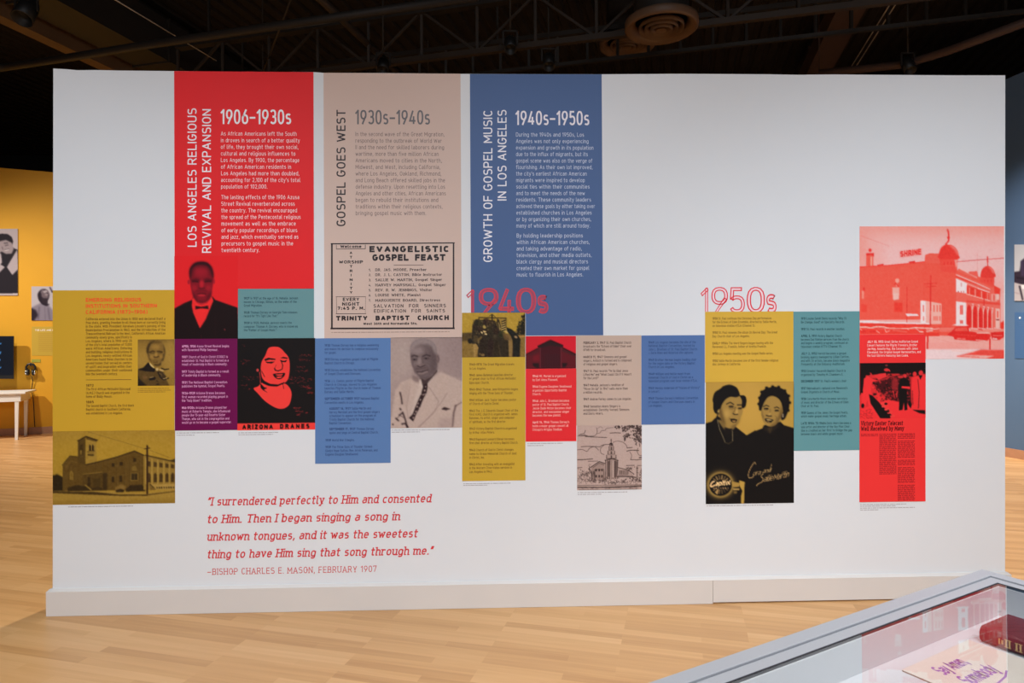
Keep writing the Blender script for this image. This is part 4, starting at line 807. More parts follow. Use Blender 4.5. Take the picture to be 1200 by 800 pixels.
    # left low: white block, poles
    A.poly([(-50, 70), (180, 110), (180, 350), (-50, 350)], (234, 170, 158), 5, .95); A.poly([(-65, 75), (-5, 80), (-5, 340), (-65, 340)], wh, 5)
    for x in (-30, 92, 130, 162): A.line([(x, 125), (x, 205)], 14, m, 5)
    for x in (-30, 92, 112, 132, 160): A.line([(x, 255), (x, 310)], 10, m, 5)
    A.line([(55, -220), (50, 370)], 13, r2, 4); A.line([(-20, -120), (130, -130)], 7, r2, 4); A.line([(-5, -85), (120, -95)], 6, r2, 4)
    A.view(1003, 345, 10)
    A.line([(600, -90), (596, 370)], 7, r2, 4); A.poly([(580, 225), (720, 230), (735, 252), (600, 255)], wh, 5); A.poly([(450, 90), (545, 100), (545, 205), (450, 205)], r, 6); A.poly([(65, 110), (130, 120), (130, 205), (65, 205)], r, 7, .7); A.poly([(440, -10), (500, -10), (500, 50), (445, 70)], lt, 7, .9)
    A.poly([(45, 305), (200, 303), (300, 320), (860, 335), (860, 352), (300, 340), (45, 325)], wh, 4); A.poly([(45, 330), (860, 352), (860, 400), (45, 395)], r, 6); A.line([(200, 345), (380, 350)], 7, (180, 40, 40), 5, .7)
    # cars
    A.line([(45, 380), (120, 380), (180, 388), (250, 375), (330, 380), (400, 395), (620, 398), (700, 390), (900, 400)], 12, (240, 190, 176), 5, sm=True); A.poly([(30, 395), (860, 405), (900, 470), (30, 470)], (226, 62, 50), 8)
    for p in ([(55, 395), (75, 425)], [(340, 400), (355, 440), (400, 420)], [(600, 400), (620, 415)], [(700, 395), (740, 430)], [(240, 420), (280, 450)]): A.line(p, 9, lt, 5, .8)
    A.line([(430, 415), (600, 440)], 12, (236, 120, 106), 8, .7); A.line([(740, 435), (790, 440)], 14, lt, 5); A.line([(820, 440), (900, 425)], 12, lt, 5); A.ell(90, 430, 40, 14, r2, 8, .8); A.ell(200, 430, 40, 14, r2, 8, .8)
    A.view(1085, 345, 10)
    A.poly([(0, 480), (915, 500), (915, 640), (0, 640)], (228, 158, 148), 10); A.poly([(0, 640), (915, 650), (915, 765), (0, 765)], (224, 196, 194), 8); A.poly([(0, 560), (500, 575), (500, 640), (0, 640)], (228, 148, 138), 20, .7)
    A.poly([(-20, 440), (150, 450), (160, 490), (-20, 490)], r, 6); A.line([(0, 420), (160, 400), (320, 390)], 9, wh, 5, .8); A.line([(150, 385), (320, 388)], 9, r, 5)
    A.poly([(150, 390), (330, 390), (330, 440), (160, 440)], (228, 110, 96), 8)
    A.poly([(500, 395), (915, 410), (915, 470), (500, 470)], (230, 130, 116), 8); [A.line([(x, 400), (x + 80, 408)], 8, wh, 5, .8) for x in (520, 610, 700, 790)]; A.line([(610, 412), (660, 420)], 14, r, 5)
    A.poly([(250, 470), (300, 432), (350, 380), (480, 378), (505, 435), (590, 450), (740, 470), (755, 500), (720, 545), (600, 552), (330, 530), (320, 500), (250, 480)], r2, 6, sm=False)
    A.poly([(300, 365), (350, 350), (470, 355), (500, 370)], wh, 6); A.poly([(350, 395), (470, 392), (492, 432), (330, 432)], (224, 92, 78), 6, .8); A.line([(505, 400), (510, 438)], 7, wh, 4, .8); A.line([(590, 455), (740, 458)], 13, lt, 6, .9); A.line([(360, 520), (460, 525)], 9, lt, 5, .8); A.line([(580, 538), (690, 548)], 10, lt, 5, .9); A.line([(340, 470), (580, 490)], 5, (232, 110, 96), 5, .6)
    A.poly([(750, 450), (915, 440), (915, 500), (860, 540), (770, 535)], r2, 6); A.line([(775, 522), (830, 528)], 12, wh, 5); A.line([(780, 490), (890, 490)], 8, lt, 6, .7)
    A.poly([(345, 730), (500, 690), (640, 650), (915, 655), (915, 765), (780, 765)], r, 14, .9); A.poly([(340, 728), (480, 712), (800, 725), (700, 752), (500, 745)], (240, 190, 180), 10, .8); A.line([(300, 660), (560, 680)], 9, lt, 6, .7); A.line([(360, 725), (620, 738)], 9, r, 6, .7)
    A.line([(745, 520), (745, 650)], 15, r2, 4); A.line([(20, 480), (16, 640)], 20, r2, 5)
    A.line([(100, 510), (300, 570), (480, 580)], 4, (200, 110, 104), 5, .5)
    return A.grain(2)
def pic_newspaper():
    A = Art(1007, 425.3, 1084.3, 490.5, (206, 40, 42), step=.6); A.view(1003, 395, 7.62); k = (20, 14, 14); r = (224, 46, 48); g = np.random.default_rng(4)
    A.poly([(35, 225), (620, 225), (620, 330), (480, 360), (380, 330), (250, 330), (35, 345)], k, 8); A.poly([(35, 340), (90, 330), (60, 480), (35, 520)], k, 6)
    A.poly([(120, 380), (480, 330), (490, 600), (300, 560), (200, 480)], (66, 16, 20), 12)
    for i in range(260): A.ell(150 + g.random() * 330, 330 + g.random() * 240, 5 + g.random() * 9, 3 + g.random() * 5, (170, 34, 38) if g.random() > .5 else k, 4, .8, rot=g.random() * 180)
    A.poly([(290, 560), (620, 640), (620, 745), (40, 745), (40, 640), (130, 610)], r, 8)
    A.ell(125, 340, 18, 22, (190, 40, 44), 5); A.poly([(70, 370), (105, 350), (140, 370), (200, 388), (150, 400), (130, 440), (140, 520), (130, 600), (115, 625), (100, 560), (80, 625), (60, 620), (62, 480)], r, 5); A.poly([(45, 500), (75, 480), (80, 600), (50, 600)], r, 6, .9); A.ell(110, 330, 18, 12, k, 4)
    A.poly([(160, 345), (200, 330), (265, 322), (270, 355), (200, 385)], (216, 46, 48), 5); A.ell(270, 295, 22, 14, (200, 44, 46), 5); A.line([(290, 290), (300, 310)], 9, r, 4); A.ell(270, 255, 12, 8, (120, 40, 42), 4); A.line([(180, 390), (280, 370), (300, 350)], 12, (190, 40, 42), 5, .8)
    A.poly([(35, 470), (62, 480), (60, 500), (40, 490)], k, 4); A.ell(60, 610, 14, 20, k, 5); A.ell(150, 440, 16, 20, r, 5, .8); A.poly([(165, 560), (190, 480), (220, 530), (215, 580)], r, 6, .8)
    A.poly([(115, 510), (145, 520), (250, 630), (320, 700), (300, 725), (215, 722), (130, 590)], k, 5)
    for x, y in ((225, 612), (250, 640), (275, 668), (300, 700), (215, 590)): A.poly([(x, y), (x + 40, y - 8), (x + 48, y + 8), (x + 6, y + 16)], (220, 60, 56), 4)
    A.ell(265, 595, 14, 10, k, 4); A.ell(285, 660, 10, 14, k, 4, .8)
    A.ell(345, 420, 30, 60, (150, 34, 38), 14, .8); A.line([(330, 480), (340, 540)], 9, r, 5, .8); A.line([(365, 480), (360, 540)], 9, r, 5, .8)
    A.ell(434, 350, 16, 18, (200, 44, 46), 5); A.poly([(395, 370), (430, 365), (470, 390), (480, 450), (450, 470), (455, 650), (430, 655), (425, 580), (412, 650), (380, 655), (385, 520), (375, 440)], k, 5); A.ell(395, 358, 26, 12, (190, 40, 42), 5); A.poly([(405, 440), (480, 445), (478, 465), (405, 458)], r, 4)
    A.ell(520, 335, 18, 22, (206, 44, 46), 5); A.poly([(500, 365), (545, 350), (575, 400), (560, 500), (555, 640), (520, 645), (500, 560), (490, 460)], r, 5); A.ell(575, 325, 20, 24, (206, 44, 46), 5); A.poly([(550, 370), (600, 330), (620, 380), (620, 660), (570, 650), (545, 500)], r, 5); A.poly([(555, 345), (590, 345), (570, 385)], k, 4); A.line([(548, 380), (560, 500), (552, 640)], 5, k, 4, .7); A.line([(500, 480), (505, 600)], 4, k, 4, .7)
    A.poly([(470, 560), (495, 600), (485, 640), (460, 600)], k, 5); A.poly([(500, 650), (610, 655), (615, 690), (560, 680)], k, 6); A.line([(40, 735), (160, 738)], 16, (110, 20, 24), 8, .7)
    for i in range(60): A.ell(40 + g.random() * 110, 640 + g.random() * 90, 5, 3, (150, 24, 28), 4, .6)
    for x0, x1, y in ((170, 345, 740), (380, 615, 732)): A.line([(x0, y), (x1, y)], 7, (120, 20, 24), 4, .8)
    return A
def pic_wall_woman():
    A = Art(-18, 268, 20.7, 346, (198, 184, 190)); A.view(0, 260, 8.9); k = (36, 30, 40)
    A.poly([(-200, 160), (20, 125), (80, 130), (120, 160), (135, 205), (120, 260), (150, 280), (180, 290), (185, 745), (-200, 745)], k, 6)
    A.poly([(-160, 240), (60, 190), (120, 220), (140, 280), (120, 330), (60, 335), (20, 310), (-160, 400)], (168, 152, 158), 8); A.poly([(-60, 300), (10, 330), (20, 420), (-60, 560)], (200, 186, 192), 8)
    A.poly([(175, 290), (185, 490), (125, 550), (70, 470)], (192, 178, 186), 5); A.poly([(-20, 440), (20, 450), (50, 470), (-20, 540)], (192, 178, 186), 6); A.poly([(20, 330), (100, 345), (70, 470), (30, 440)], k, 8)
    A.line([(40, 225), (80, 220)], 8, k, 4, .8); A.line([(50, 250), (85, 240)], 8, (60, 50, 58), 5, .8); A.line([(20, 260), (30, 290)], 8, (100, 86, 92), 6, .8); A.line([(50, 300), (90, 290)], 9, (230, 220, 224), 5, .9); A.line([(45, 290), (95, 280)], 4, k, 4, .7)
    A.poly([(-200, 745), (80, 742), (185, 738), (185, 790), (-200, 790)], (206, 192, 196), 4)
    return A
def pic_wall_singer():
    A = Art(36.9, 335.5, 66, 375.3, (204, 196, 206)); A.view(30, 328, 8); k = (44, 34, 48)
    A.poly([(55, 260), (110, 230), (150, 210), (210, 225), (250, 280), (290, 380), (50, 380)], (150, 140, 158), 10); A.poly([(55, 260), (100, 280), (120, 330), (80, 380), (50, 380)], k, 14); A.line([(130, 250), (120, 370)], 10, (90, 80, 100), 10, .7); A.line([(210, 260), (225, 370)], 12, (100, 90, 110), 10, .7); A.line([(180, 250), (185, 370)], 5, (110, 100, 120), 6, .8)
    A.poly([(115, 150), (120, 120), (150, 90), (190, 90), (215, 120), (220, 160), (205, 200), (200, 230), (160, 230), (125, 190)], k, 6, sm=True); A.poly([(165, 110), (200, 100), (212, 130), (190, 150), (160, 130)], (190, 178, 186), 8); A.poly([(150, 95), (170, 90), (160, 130), (140, 120)], (130, 118, 128), 8); A.poly([(145, 220), (225, 225), (200, 245), (180, 240)], k, 6)
    A.poly([(150, 115), (168, 98), (200, 96), (216, 118), (224, 140), (212, 158), (200, 178), (170, 178), (150, 150)], (120, 104, 114), 8, sm=True); A.poly([(160, 108), (196, 98), (206, 112), (176, 126)], (196, 184, 192), 6, .9); A.poly([(176, 140), (200, 128), (214, 136), (196, 152)], (176, 162, 170), 7, .8); A.line([(196, 120), (210, 132)], 6, k, 4, .7); A.line([(205, 146), (220, 144)], 5, k, 4, .8); A.poly([(150, 172), (200, 172), (205, 215), (160, 220)], (52, 40, 52), 8)
    A.line([(225, 70), (245, 110), (262, 110)], 12, (80, 66, 84), 6); A.ell(248, 112, 9, 9, k, 4)
    return A
def pic_wall_street():
    A = Art(1188.7, 286.5, 1216, 352.4, (206, 208, 216)); A.view(1180, 280, 5.33); k = (40, 32, 46)
    A.poly([(45, 205), (80, 200), (90, 140), (120, 110), (190, 100), (190, 320), (45, 270)], (56, 46, 62), 5); A.poly([(85, 140), (105, 125), (110, 230), (90, 230)], (70, 58, 84), 4); A.poly([(45, 270), (120, 290), (190, 330), (190, 390), (45, 390)], (196, 188, 194), 5)
    A.line([(80, 290), (100, 380)], 10, k, 5); A.line([(60, 240), (120, 250)], 12, k, 5); A.poly([(90, 285), (130, 280), (130, 310), (95, 310)], (236, 236, 240), 4); A.line([(45, 330), (80, 340)], 5, (170, 150, 158), 5)
    return A
PICS = {}
# ================================================================ the three tall introduction panels
GI = 'tall introduction panels'; GT = 'timeline text panels'; GP = 'timeline pictures'
RED = (222, 46, 46)
p = block('intro_panel', [(204.2, 83.4), (367.4, 84.6), (368, 338.2), (278.4, 338.4), (278.6, 396.6), (205, 397)], (213, 30, 34), 'tall red introduction panel headed with 1906 to 1930s and a red portrait below', 'wall panel', GI, yref=330)
vtitle('title', [('LOS ANGELES RELIGIOUS', 230.6, 289.2, 127.2, 10.6), ('REVIVAL AND EXPANSION', 247.6, 296.2, 128, 10.6)], (233, 200, 204), p, w=.13, sp=.15)
para('date_heading', [('1906\u20131930s', 258.8, 145.4, 341.2)], 17.2, (225, 196, 198), p, w=.125, sp=.1, cond=.72)
L1 = [('As African Americans left the South', 259, 159, 347.8), ('in droves in search of a better quality', 259, 166.8, 351.5), ('of life, they brought their own social,', 259, 174.5, 350), ('cultural and religious influences to', 259, 182.3, 346.3), ('Los Angeles. By 1900, the percentage', 259, 190, 350.8), ('of African American residents in', 259.2, 197.8, 341.2), ('Los Angeles had more than doubled,', 259.3, 205.5, 350.8), ('accounting for 2,100 of the city\'s total', 259.3, 213.3, 352), ('population of 102,000.', 259.3, 221, 313.4),
      ('The lasting effects of the 1906 Azusa', 259.5, 233.4, 350.8), ('Street Revival reverberated across', 259.5, 241.2, 345.5), ('the country. The revival encouraged', 259.5, 248.9, 348.2), ('the spread of the Pentecostal religious', 259.6, 256.7, 352.4), ('movement as well as the embrace', 259.7, 264.4, 346.7), ('of early popular recordings of blues', 259.7, 272.2, 348.4), ('and jazz, which eventually served as', 259.7, 279.9, 349.7), ('precursors to gospel music in the', 259.8, 287.7, 343.6), ('twentieth century.', 259.8, 295.4, 304.3)]
para('body_text', L1, 4.9, (243, 178, 178), p, w=.135, sp=.16)
picture('portrait', pic_red_portrait(), p, t=.0006, y0=-T1)
p = block('intro_panel', [(379.2, 85.4), (539.6, 86.5), (541.2, 395.4), (380.2, 396.2)], (184, 161, 149), 'tall beige introduction panel with a printed gospel feast notice in its lower half', 'wall panel', GI, yref=240)
vtitle('title', [('GOSPEL GOES WEST', 405, 265, 128.8, 10.6)], (40, 30, 32), p, w=.145, sp=.16)
para('date_heading', [('1930s\u20131940s', 416.4, 145.7, 503.8)], 16.8, (84, 80, 82), p, w=.12, sp=.1, cond=.72)
L2 = [('In the second wave of the Great Migration,', 520.7), ('responding to the outbreak of World War', 517.7), ('II and the need for skilled laborers during', 520.4), ('wartime, more than five million African', 514), ('Americans moved to cities in the North,', 517.7), ('Midwest, and West, including California,', 515.8), ('where Los Angeles, Oakland, Richmond,', 517), ('and Long Beach offered skilled jobs in the', 521.5), ('defense industry. Upon resettling into Los', 521.5), ('Angeles and other cities, African Americans', 522.5), ('began to rebuild their institutions and', 513.5), ('traditions within their religious contexts,', 518.5), ('bringing gospel music with them.', 499.3)]
para('body_text', [(s, 416.6 + i * .03, 159.5 + i * 7.72, x) for i, (s, x) in enumerate(L2)], 4.9, (112, 92, 88), p, w=.12, sp=.16)
# the printed notice
np_ = quads_obj('notice', [[(370 + x / 6.667, 275 + y / 6.667) for x, y in ((118, 66), (1086, 60), (1086, 734), (116, 736))]], (190, 166, 153), -.0019, p, 335)
K = (36, 24, 26); q = []
def S(x, y): return (370 + x / 6.667, 275 + y / 6.667)
def bar2(a, b, w):
    o = []; ribbon([S(*a), S(*b)], w / 6.667, o); return o
q = bar2((118, 71), (1086, 64), 9) + bar2((127, 66), (127, 736), 13) + bar2((1077, 62), (1077, 736), 12) + bar2((116, 732), (1086, 730), 13)
quads_obj('notice_border', q, K, -.0023, np_, 335)
q = bar2((160, 112), (388, 110), 5) + bar2((162, 80), (162, 112), 4) + bar2((388, 78), (388, 112), 5) + bar2((158, 484), (392, 484), 4) + bar2((162, 484), (164, 617), 3) + bar2((390, 484), (388, 617), 2) + bar2((158, 617), (394, 616), 5) + bar2((610, 238), (842, 237), 4)
quads_obj('notice_rules', q, (70, 52, 50), -.0023, np_, 335)
q = []
def N(s, x0, y, x1, h, **k):
    global q
    a = S(x0, y); b = S(x1, y); q += line_quads(s, a[0], a[1], h / 6.667, b[0], **k)
N('Welcome', 192, 103, 358, 23, w=.22, sp=.1)
for ch, y in (('A', 151), ('T', 185)): N(ch, 266, y, 286, 20, w=.24)
N('WORSHIP', 182, 225, 370, 24, w=.22, sp=.16)
for ch, y, x in (('T', 257, 0), ('R', 292, 0), ('I', 325, 8), ('N', 361, -1), ('I', 394, 8), ('T', 427, 0), ('Y', 460, 0)): N(ch, 266 + x, y, 288 - x, 20, w=.24)
N('EVERY', 212, 518, 340, 27, w=.22, sp=.2); N('NIGHT', 207, 555, 342, 28, w=.22, sp=.2); N('7:45 P. M.', 172, 587, 384, 26, w=.24, sp=.2)
N('EVANGELISTIC', 420, 137, 1043, 49, w=.28, sp=.24); N('GOSPEL FEAST', 443, 204, 1013, 51, w=.29, sp=.14, wsp=.35)
N('TRINITY BAPTIST CHURCH', 160, 671, 1040, 37, w=.29, sp=.2, wsp=.8); N('West 36th and Normandie Sts.', 372, 704, 795, 19, w=.24, sp=.14)
quads_obj('notice_headline', q, K, -.0023, np_, 335); q = []
for i, (s, x1, y) in enumerate((('DR. JAS. MOORE, Preacher', 867, 284), ('DR. J. L. CASTON, Bible Instructor', 987, 323), ('SALLIE W. MARTIN, Gospel Singer', 988, 363), ('HARVEY MARSHALL, Gospel Singer', 1017, 403), ('REV. R. W. JENNINGS, Visitor', 910, 443), ('LOUISE WHITE, Pianist', 820, 482), ('MARGUERITE BOARD, Directress', 973, 523))):
    N('%d.' % (i + 1), 415, y, 432, 19, w=.2); N(s, 466, y, x1, 21, w=.18, sp=.14, wsp=.2, serif=.15)
N('SALVATION FOR SINNERS', 452, 570, 1017, 28, w=.17, sp=.24, wsp=.7); N('EDIFICATION FOR SAINTS', 455, 609, 1010, 27, w=.17, sp=.24, wsp=.7)
quads_obj('notice_text', q, (58, 42, 42), -.0023, np_, 335)
fine_print('caption', [(388.5, 389.8, 527)], (148, 124, 112), p, .7)
p = block('intro_panel', [(550.7, 86.8), (705, 87.2), (706.9, 392.6), (616.2, 393), (616, 366.2), (552, 366.4)], (66, 90, 132), 'tall blue introduction panel headed with 1940s to 1950s', 'wall panel', GI, yref=290)
vtitle('title', [('GROWTH OF GOSPEL MUSIC', 577, 306.9, 129.3, 10.6), ('IN LOS ANGELES', 593.6, 235, 129, 10.6)], (205, 202, 208), p, w=.13, sp=.15)
para('date_heading', [('1940s\u20131950s', 604, 146.6, 690.4)], 16.8, (196, 190, 196), p, w=.125, sp=.1, cond=.72)
L3 = [('During the 1940s and 1950s, Los', 684.3), ('Angeles was not only experiencing', 689.6), ('expansion and growth in its population', 695.3), ('due to the influx of migrants, but its', 688.7), ('gospel scene was also on the verge of', 694), ('flourishing. As their own lot improved,', 694.3), ('the city\'s earliest African American', 687.5), ('migrants were inspired to develop', 685.2), ('social ties within their communities', 690.8), ('and to meet the needs of the new', 685.3), ('residents. These community leaders', 692.5), ('achieved these goals by either taking over', 697.2), ('established churches in Los Angeles', 693.2), ('or by organizing their own churches,', 692.7), ('many of which are still around today.', 691.3)]
L3b = [('By holding leadership positions', 683), ('within African American churches,', 690.8), ('and taking advantage of radio,', 681.8), ('television, and other media outlets,', 693.2), ('black clergy and musical directors', 688.9), ('created their own market for gospel', 690.3), ('music to flourish in Los Angeles.', 683.2)]
para('body_text', [(s, 604.6 + i * .04, 160.1 + i * 7.62, x) for i, (s, x) in enumerate(L3)] + [(s, 605.4, 278.4 + i * 7.62, x) for i, (s, x) in enumerate(L3b)], 4.8, (168, 176, 194), p, w=.125, sp=.16)

# ================================================================ left end: yellow panel, church photo, small portrait
p = block('timeline_panel', rect(61.9, 340.2, 204.6, 505.4), (192, 150, 42), 'mustard panel with an orange heading at the left end of the partition', 'wall panel', GT)
para('heading', [('EMERGING RELIGIOUS', 100.8, 353.7, 165.7), ('INSTITUTIONS IN SOUTHERN', 100.8, 360.8, 184.1), ('CALIFORNIA (1872\u20131906)', 100.8, 367.9, 173)], 4.6, (226, 84, 38), p, w=.21, sp=.15)
B = ['California entered into the Union in 1850 and declared itself a', 'free state, granting freedom to all those born or currently living', 'in the state. With President Abraham Lincoln\'s passing of the', 'Emancipation Proclamation in 1863, and the introduction of the', 'Transcontinental Railroad to the West, California\'s African American', 'community slowly grew, specifically in', 'Los Angeles, where in 1900 only 2%', 'of the city\'s total population of 11,000', 'were African Americans. Entering', 'and building religious institutions in', 'Los Angeles, newly settled African', 'Americans found these churches to be', 'second homes that served as centers', 'of uplift and inspiration within their', 'communities under their continued']
G['%'] = G['8']
para('body_text', [(s, 100.9, 375.2 + i * 4.3, 194 if i < 5 else 154.8) for i, s in enumerate(B)] + [('into the twentieth century.', 100.9, 439.6, 138)] + [('*1872*', 101.2, 453, None), ('The First African Methodist Episcopal', 101.2, 457.3, 153.2), ('(A.M.E.) Church was organized in the', 101.2, 461.7, 152), ('home of Biddy Mason.', 101.2, 466, 131.6), ('*1885*', 101.2, 472.4, None), ('The Second Baptist Church, the first black', 101.2, 476.8, 157.2), ('Baptist church in Southern California,', 101.2, 481.1, 153.5), ('was established in Los Angeles.', 101.2, 485.5, 144)], 3.0, (112, 80, 26), p, w=.16, sp=.16)
quads_obj('rule', [((101, 444.6), (154, 444.2), (154, 444.9), (101, 445.3))], (130, 96, 34), -.0023, p, 445)
p = picture('photo_print', pic_corner_building(), None, 'mustard-toned photograph of a corner brick church with a square tower', 'photograph', GP)
fine_print('caption', [(80, 594.2, 156)], (150, 144, 146), p, .8, y=-.0006)
p = picture('photo_print', pic_small_portrait(), None, 'small sepia portrait of a person with a loose bow tie, set in the mustard panel', 'photograph', GP, y0=-T1, t=.0012)
fine_print('caption', [(161.8, 455.4, 198), (161.8, 457.6, 200.5), (161.8, 459.6, 194)], (142, 106, 36), p, .7)

# ================================================================ timeline panels under the red and beige columns
DP = 3.3
def tpanel(pts, col, label, lines, ink_, x0, h=2.9, w=.15, yref=None, name='timeline_panel'):
    p = block(name, pts, col, label, 'wall panel', GT, yref=yref)
    para('body_text', [(l[0], l[3] if len(l) > 3 else x0, l[1], l[2]) for l in lines], h, ink_, p, w=w, sp=.16, bold=.07)
    return p
p = tpanel(rect(205, 396.9, 278.3, 504.4), (100, 3, 68), 'dark purple panel of pale text below the red portrait', [
    ('*APRIL 1906* Azusa Street Revival begins', 407.1, 268.5), ('with Reverend Philip Seymour.', 411.3, 255.7), ('*1907* Church of God in Christ (COGIC) is', 419.6, 267.1), ('established; St. Paul Baptist is formed as a', 423.9, 268), ('result of leadership in Black community.', 428.2, 266.3), ('*1917* Trinity Baptist is formed as a result', 436.8, 268.4), ('of leadership in Black community.', 441, 259), ('*1921* The National Baptist Convention', 449.4, 266.5), ('publishes the hymnal, Gospel Pearls.', 453.7, 263.6), ('*1926\u20131929* Arizona Dranes becomes', 462, 264), ('first woman recorded playing gospel in', 466.3, 267.2), ('the \u201choly blues\u201d tradition.', 470.6, 248.4), ('*Mid-1920s* Arizona Dranes played her', 479.1, 266.1), ('music at Roberts Temple, she influenced', 483.4, 269.7), ('people like 13-year-old Rosetta Sister', 487.7, 264.3), ('Tharpe, who sat in the congregation and', 492, 268.8), ('would go on to become a gospel superstar.', 496.3, 271.5)], (214, 150, 190), 213.4)
fine_print('caption', [(207, 507.6, 258), (207, 510.2, 228)], (158, 152, 154), p, .8, y=-.0006)
tpanel(rect(278.4, 338.4, 368, 396.5), (94, 134, 137), 'teal panel of dark text beside the red portrait', [
    ('*1927* In 1927 at the age of 16, Mahalia Jackson', 350.9, 349.3), ('moves to Chicago, Illinois, on the wake of the', 355.1, 347.8), ('Great Migration.', 359.3, 307.5), ('*1928* Thomas Dorsey on Georgia Tom releases', 367.5, 348.5), ('record for \u201cIt\'s Tight Like That.\u201d', 371.6, 326), ('*1929* In 1929, Mahalia Jackson meets the', 379.7, 342), ('composer Thomas A. Dorsey, who is known as', 384, 349), ('the \u201cFather of Gospel Music.\u201d', 388.2, 324.4)], (44, 76, 86), 286)
p = picture('photo_print', pic_singer_poster(), None, 'black and red poster of a singer with a red lettered strip along its foot', 'poster', GP)
fine_print('caption', [(279.5, 507.4, 326), (279.5, 509.6, 320)], (160, 154, 156), p, .8, y=-.0006)
tpanel(rect(369.4, 396.4, 457.8, 543.2), (84, 117, 164), 'blue panel of dark text under the beige column, left of the suited portrait', [
    ('*1930* Thomas Dorsey has a religious awakening', 406, 444), ('and makes his decision to compose exclusively', 410.3, 443.4), ('for gospel.', 414.5, 394.2), ('*1931* Dorsey organizes gospel choir at Pilgrim', 422.4, 443.1), ('Baptist Church in Chicago.', 426.7, 415.8), ('*1932* Dorsey establishes the National Convention', 435, 445.9), ('of Gospel Choirs and Choruses.', 439.3, 423.2), ('*1936* J. L. Caston, pastor of Pilgrim Baptist', 447.7, 438), ('Church in Chicago, moved to Los Angeles', 452, 441.7), ('launches Pilgrim as the church home of Thomas', 456.2, 446.3), ('Dorsey and Sallie Martin.', 460.5, 415.3), ('*SEPTEMBER\u2013OCTOBER 1937* National Baptist', 468.5, 444.5), ('Convention meets in Los Angeles.', 473, 426.5),
    ('*AUGUST 16, 1937* Sallie Martin and', 480, 435, 386), ('Harvey Marshall are the first gospel singers', 484.3, 445, 386), ('scheduled to appear on the program at', 488.5, 440.8, 386), ('Trinity Baptist Church for the National', 492.8, 438.5, 386), ('Baptist Convention.', 497, 412, 386), ('*SEPTEMBER 17, 1937* Thomas Dorsey', 504, 438.5, 386), ('spoke and sings at Central Baptist Church.', 508.3, 443.5, 386), ('*1939* World War II begins.', 517, 415.5, 381.5), ('*1939* The Three Sons of Thunder formed;', 525, 437, 381.5), ('Gladys Hope Sutton, Rev. Arvin Peterson, and', 529.3, 442.5, 381.5), ('Eugene Douglas Smallwood.', 533.6, 420, 381.5)], (46, 68, 112), 380.6)
p = picture('photo_print', pic_suit_man(), None, 'sepia portrait of a grey-haired man in a pale double-breasted suit', 'photograph', GP)
fine_print('caption', [(459, 504.2, 527), (459, 506.6, 492)], (160, 154, 156), p, .8, y=-.0006)
p = picture('photo_print', pic_truck(), None, 'mustard-toned photograph of people around a loaded farm truck', 'photograph', GP)
p = tpanel(rect(541.6, 418.6, 615.7, 563.5), (188, 153, 48), 'narrow mustard panel of brown text under the truck photograph', [
    ('*1940\u20131970* The Great Migration travels', 428.3, 602.4), ('to Los Angeles.', 433, 569.6), ('*1940* James Bateman launches director', 440.8, 601), ('of gospel choir to First African Methodist', 445, 604.5), ('Episcopal Church.', 449.7, 573.4), ('*1941\u20131942* Thomas Jane Kirkpatrick begins', 457.6, 607), ('singing with the Three Sons of Thunder.', 462, 601.7), ('*1941* William Jack Taylor becomes pastor', 470, 605), ('of Church of God in Christ.', 474.3, 585), ('*1943* The J. E. Edwards Gospel Choir of the', 482.6, 607), ('First A.M.E. church is organized with James', 486.8, 606.4), ('Bateman, its artist, singer and composer', 491, 603), ('of spirituals, as the first director.', 495.5, 593), ('*1943* Victory Baptist Church is organized', 503.5, 605.5), ('by Arthur Atlas Peters.', 508, 579.5), ('*1943* Raymond Leonard Diesel becomes', 516, 602.5), ('first choir director at Victory Baptist Church.', 520.3, 607), ('*1943* Church of God in Christ changes', 528.5, 601.7), ('name to Grace Memorial Church of God', 533, 605), ('in Christ, Inc.', 537.3, 568), ('*1943* After traveling with an evangelist', 545.3, 603), ('in the Western Zone states services in', 549.5, 600), ('Los Angeles in 1943.', 554, 577)], (116, 84, 28), 550)
fine_print('caption', [(543, 567, 599), (543, 569, 571)], (160, 154, 156), p, .8, y=-.0006)
p = picture('photo_print', pic_barn(), None, 'red-toned photograph of a dark gabled barn front', 'photograph', GP)
p = tpanel(rect(616, 432, 675.4, 517.3), (214, 40, 45), 'bright red panel of pale text under the barn photograph', [
    ('*1946* Mt. Moriah is organized', 442, 663), ('by Earl Amos Pleasant.', 446.3, 653.8), ('*1946* Eugene Douglass Smallwood', 454.3, 669.5), ('organizes Opportunity Baptist', 458.7, 664), ('Church.', 463, 634), ('*1946* John L. Branham becomes', 471, 667), ('pastor of St. Paul Baptist Church.', 475.3, 667), ('Jessie Dade Moton becomes choir', 479.6, 669.2), ('director, and mezzanine singer', 483.9, 667), ('becomes the new pianist.', 488, 657.3), ('*April 14, 1946* Thomas Dorsey\'s', 496, 667), ('holds a major gospel concert at', 500.3, 666), ('Chicago\'s Wrigley Stadium.', 504.6, 659)], (240, 170, 160), 624)
fine_print('caption', [(618, 520, 660), (618, 522.4, 637)], (160, 154, 156), p, .8, y=-.0006)
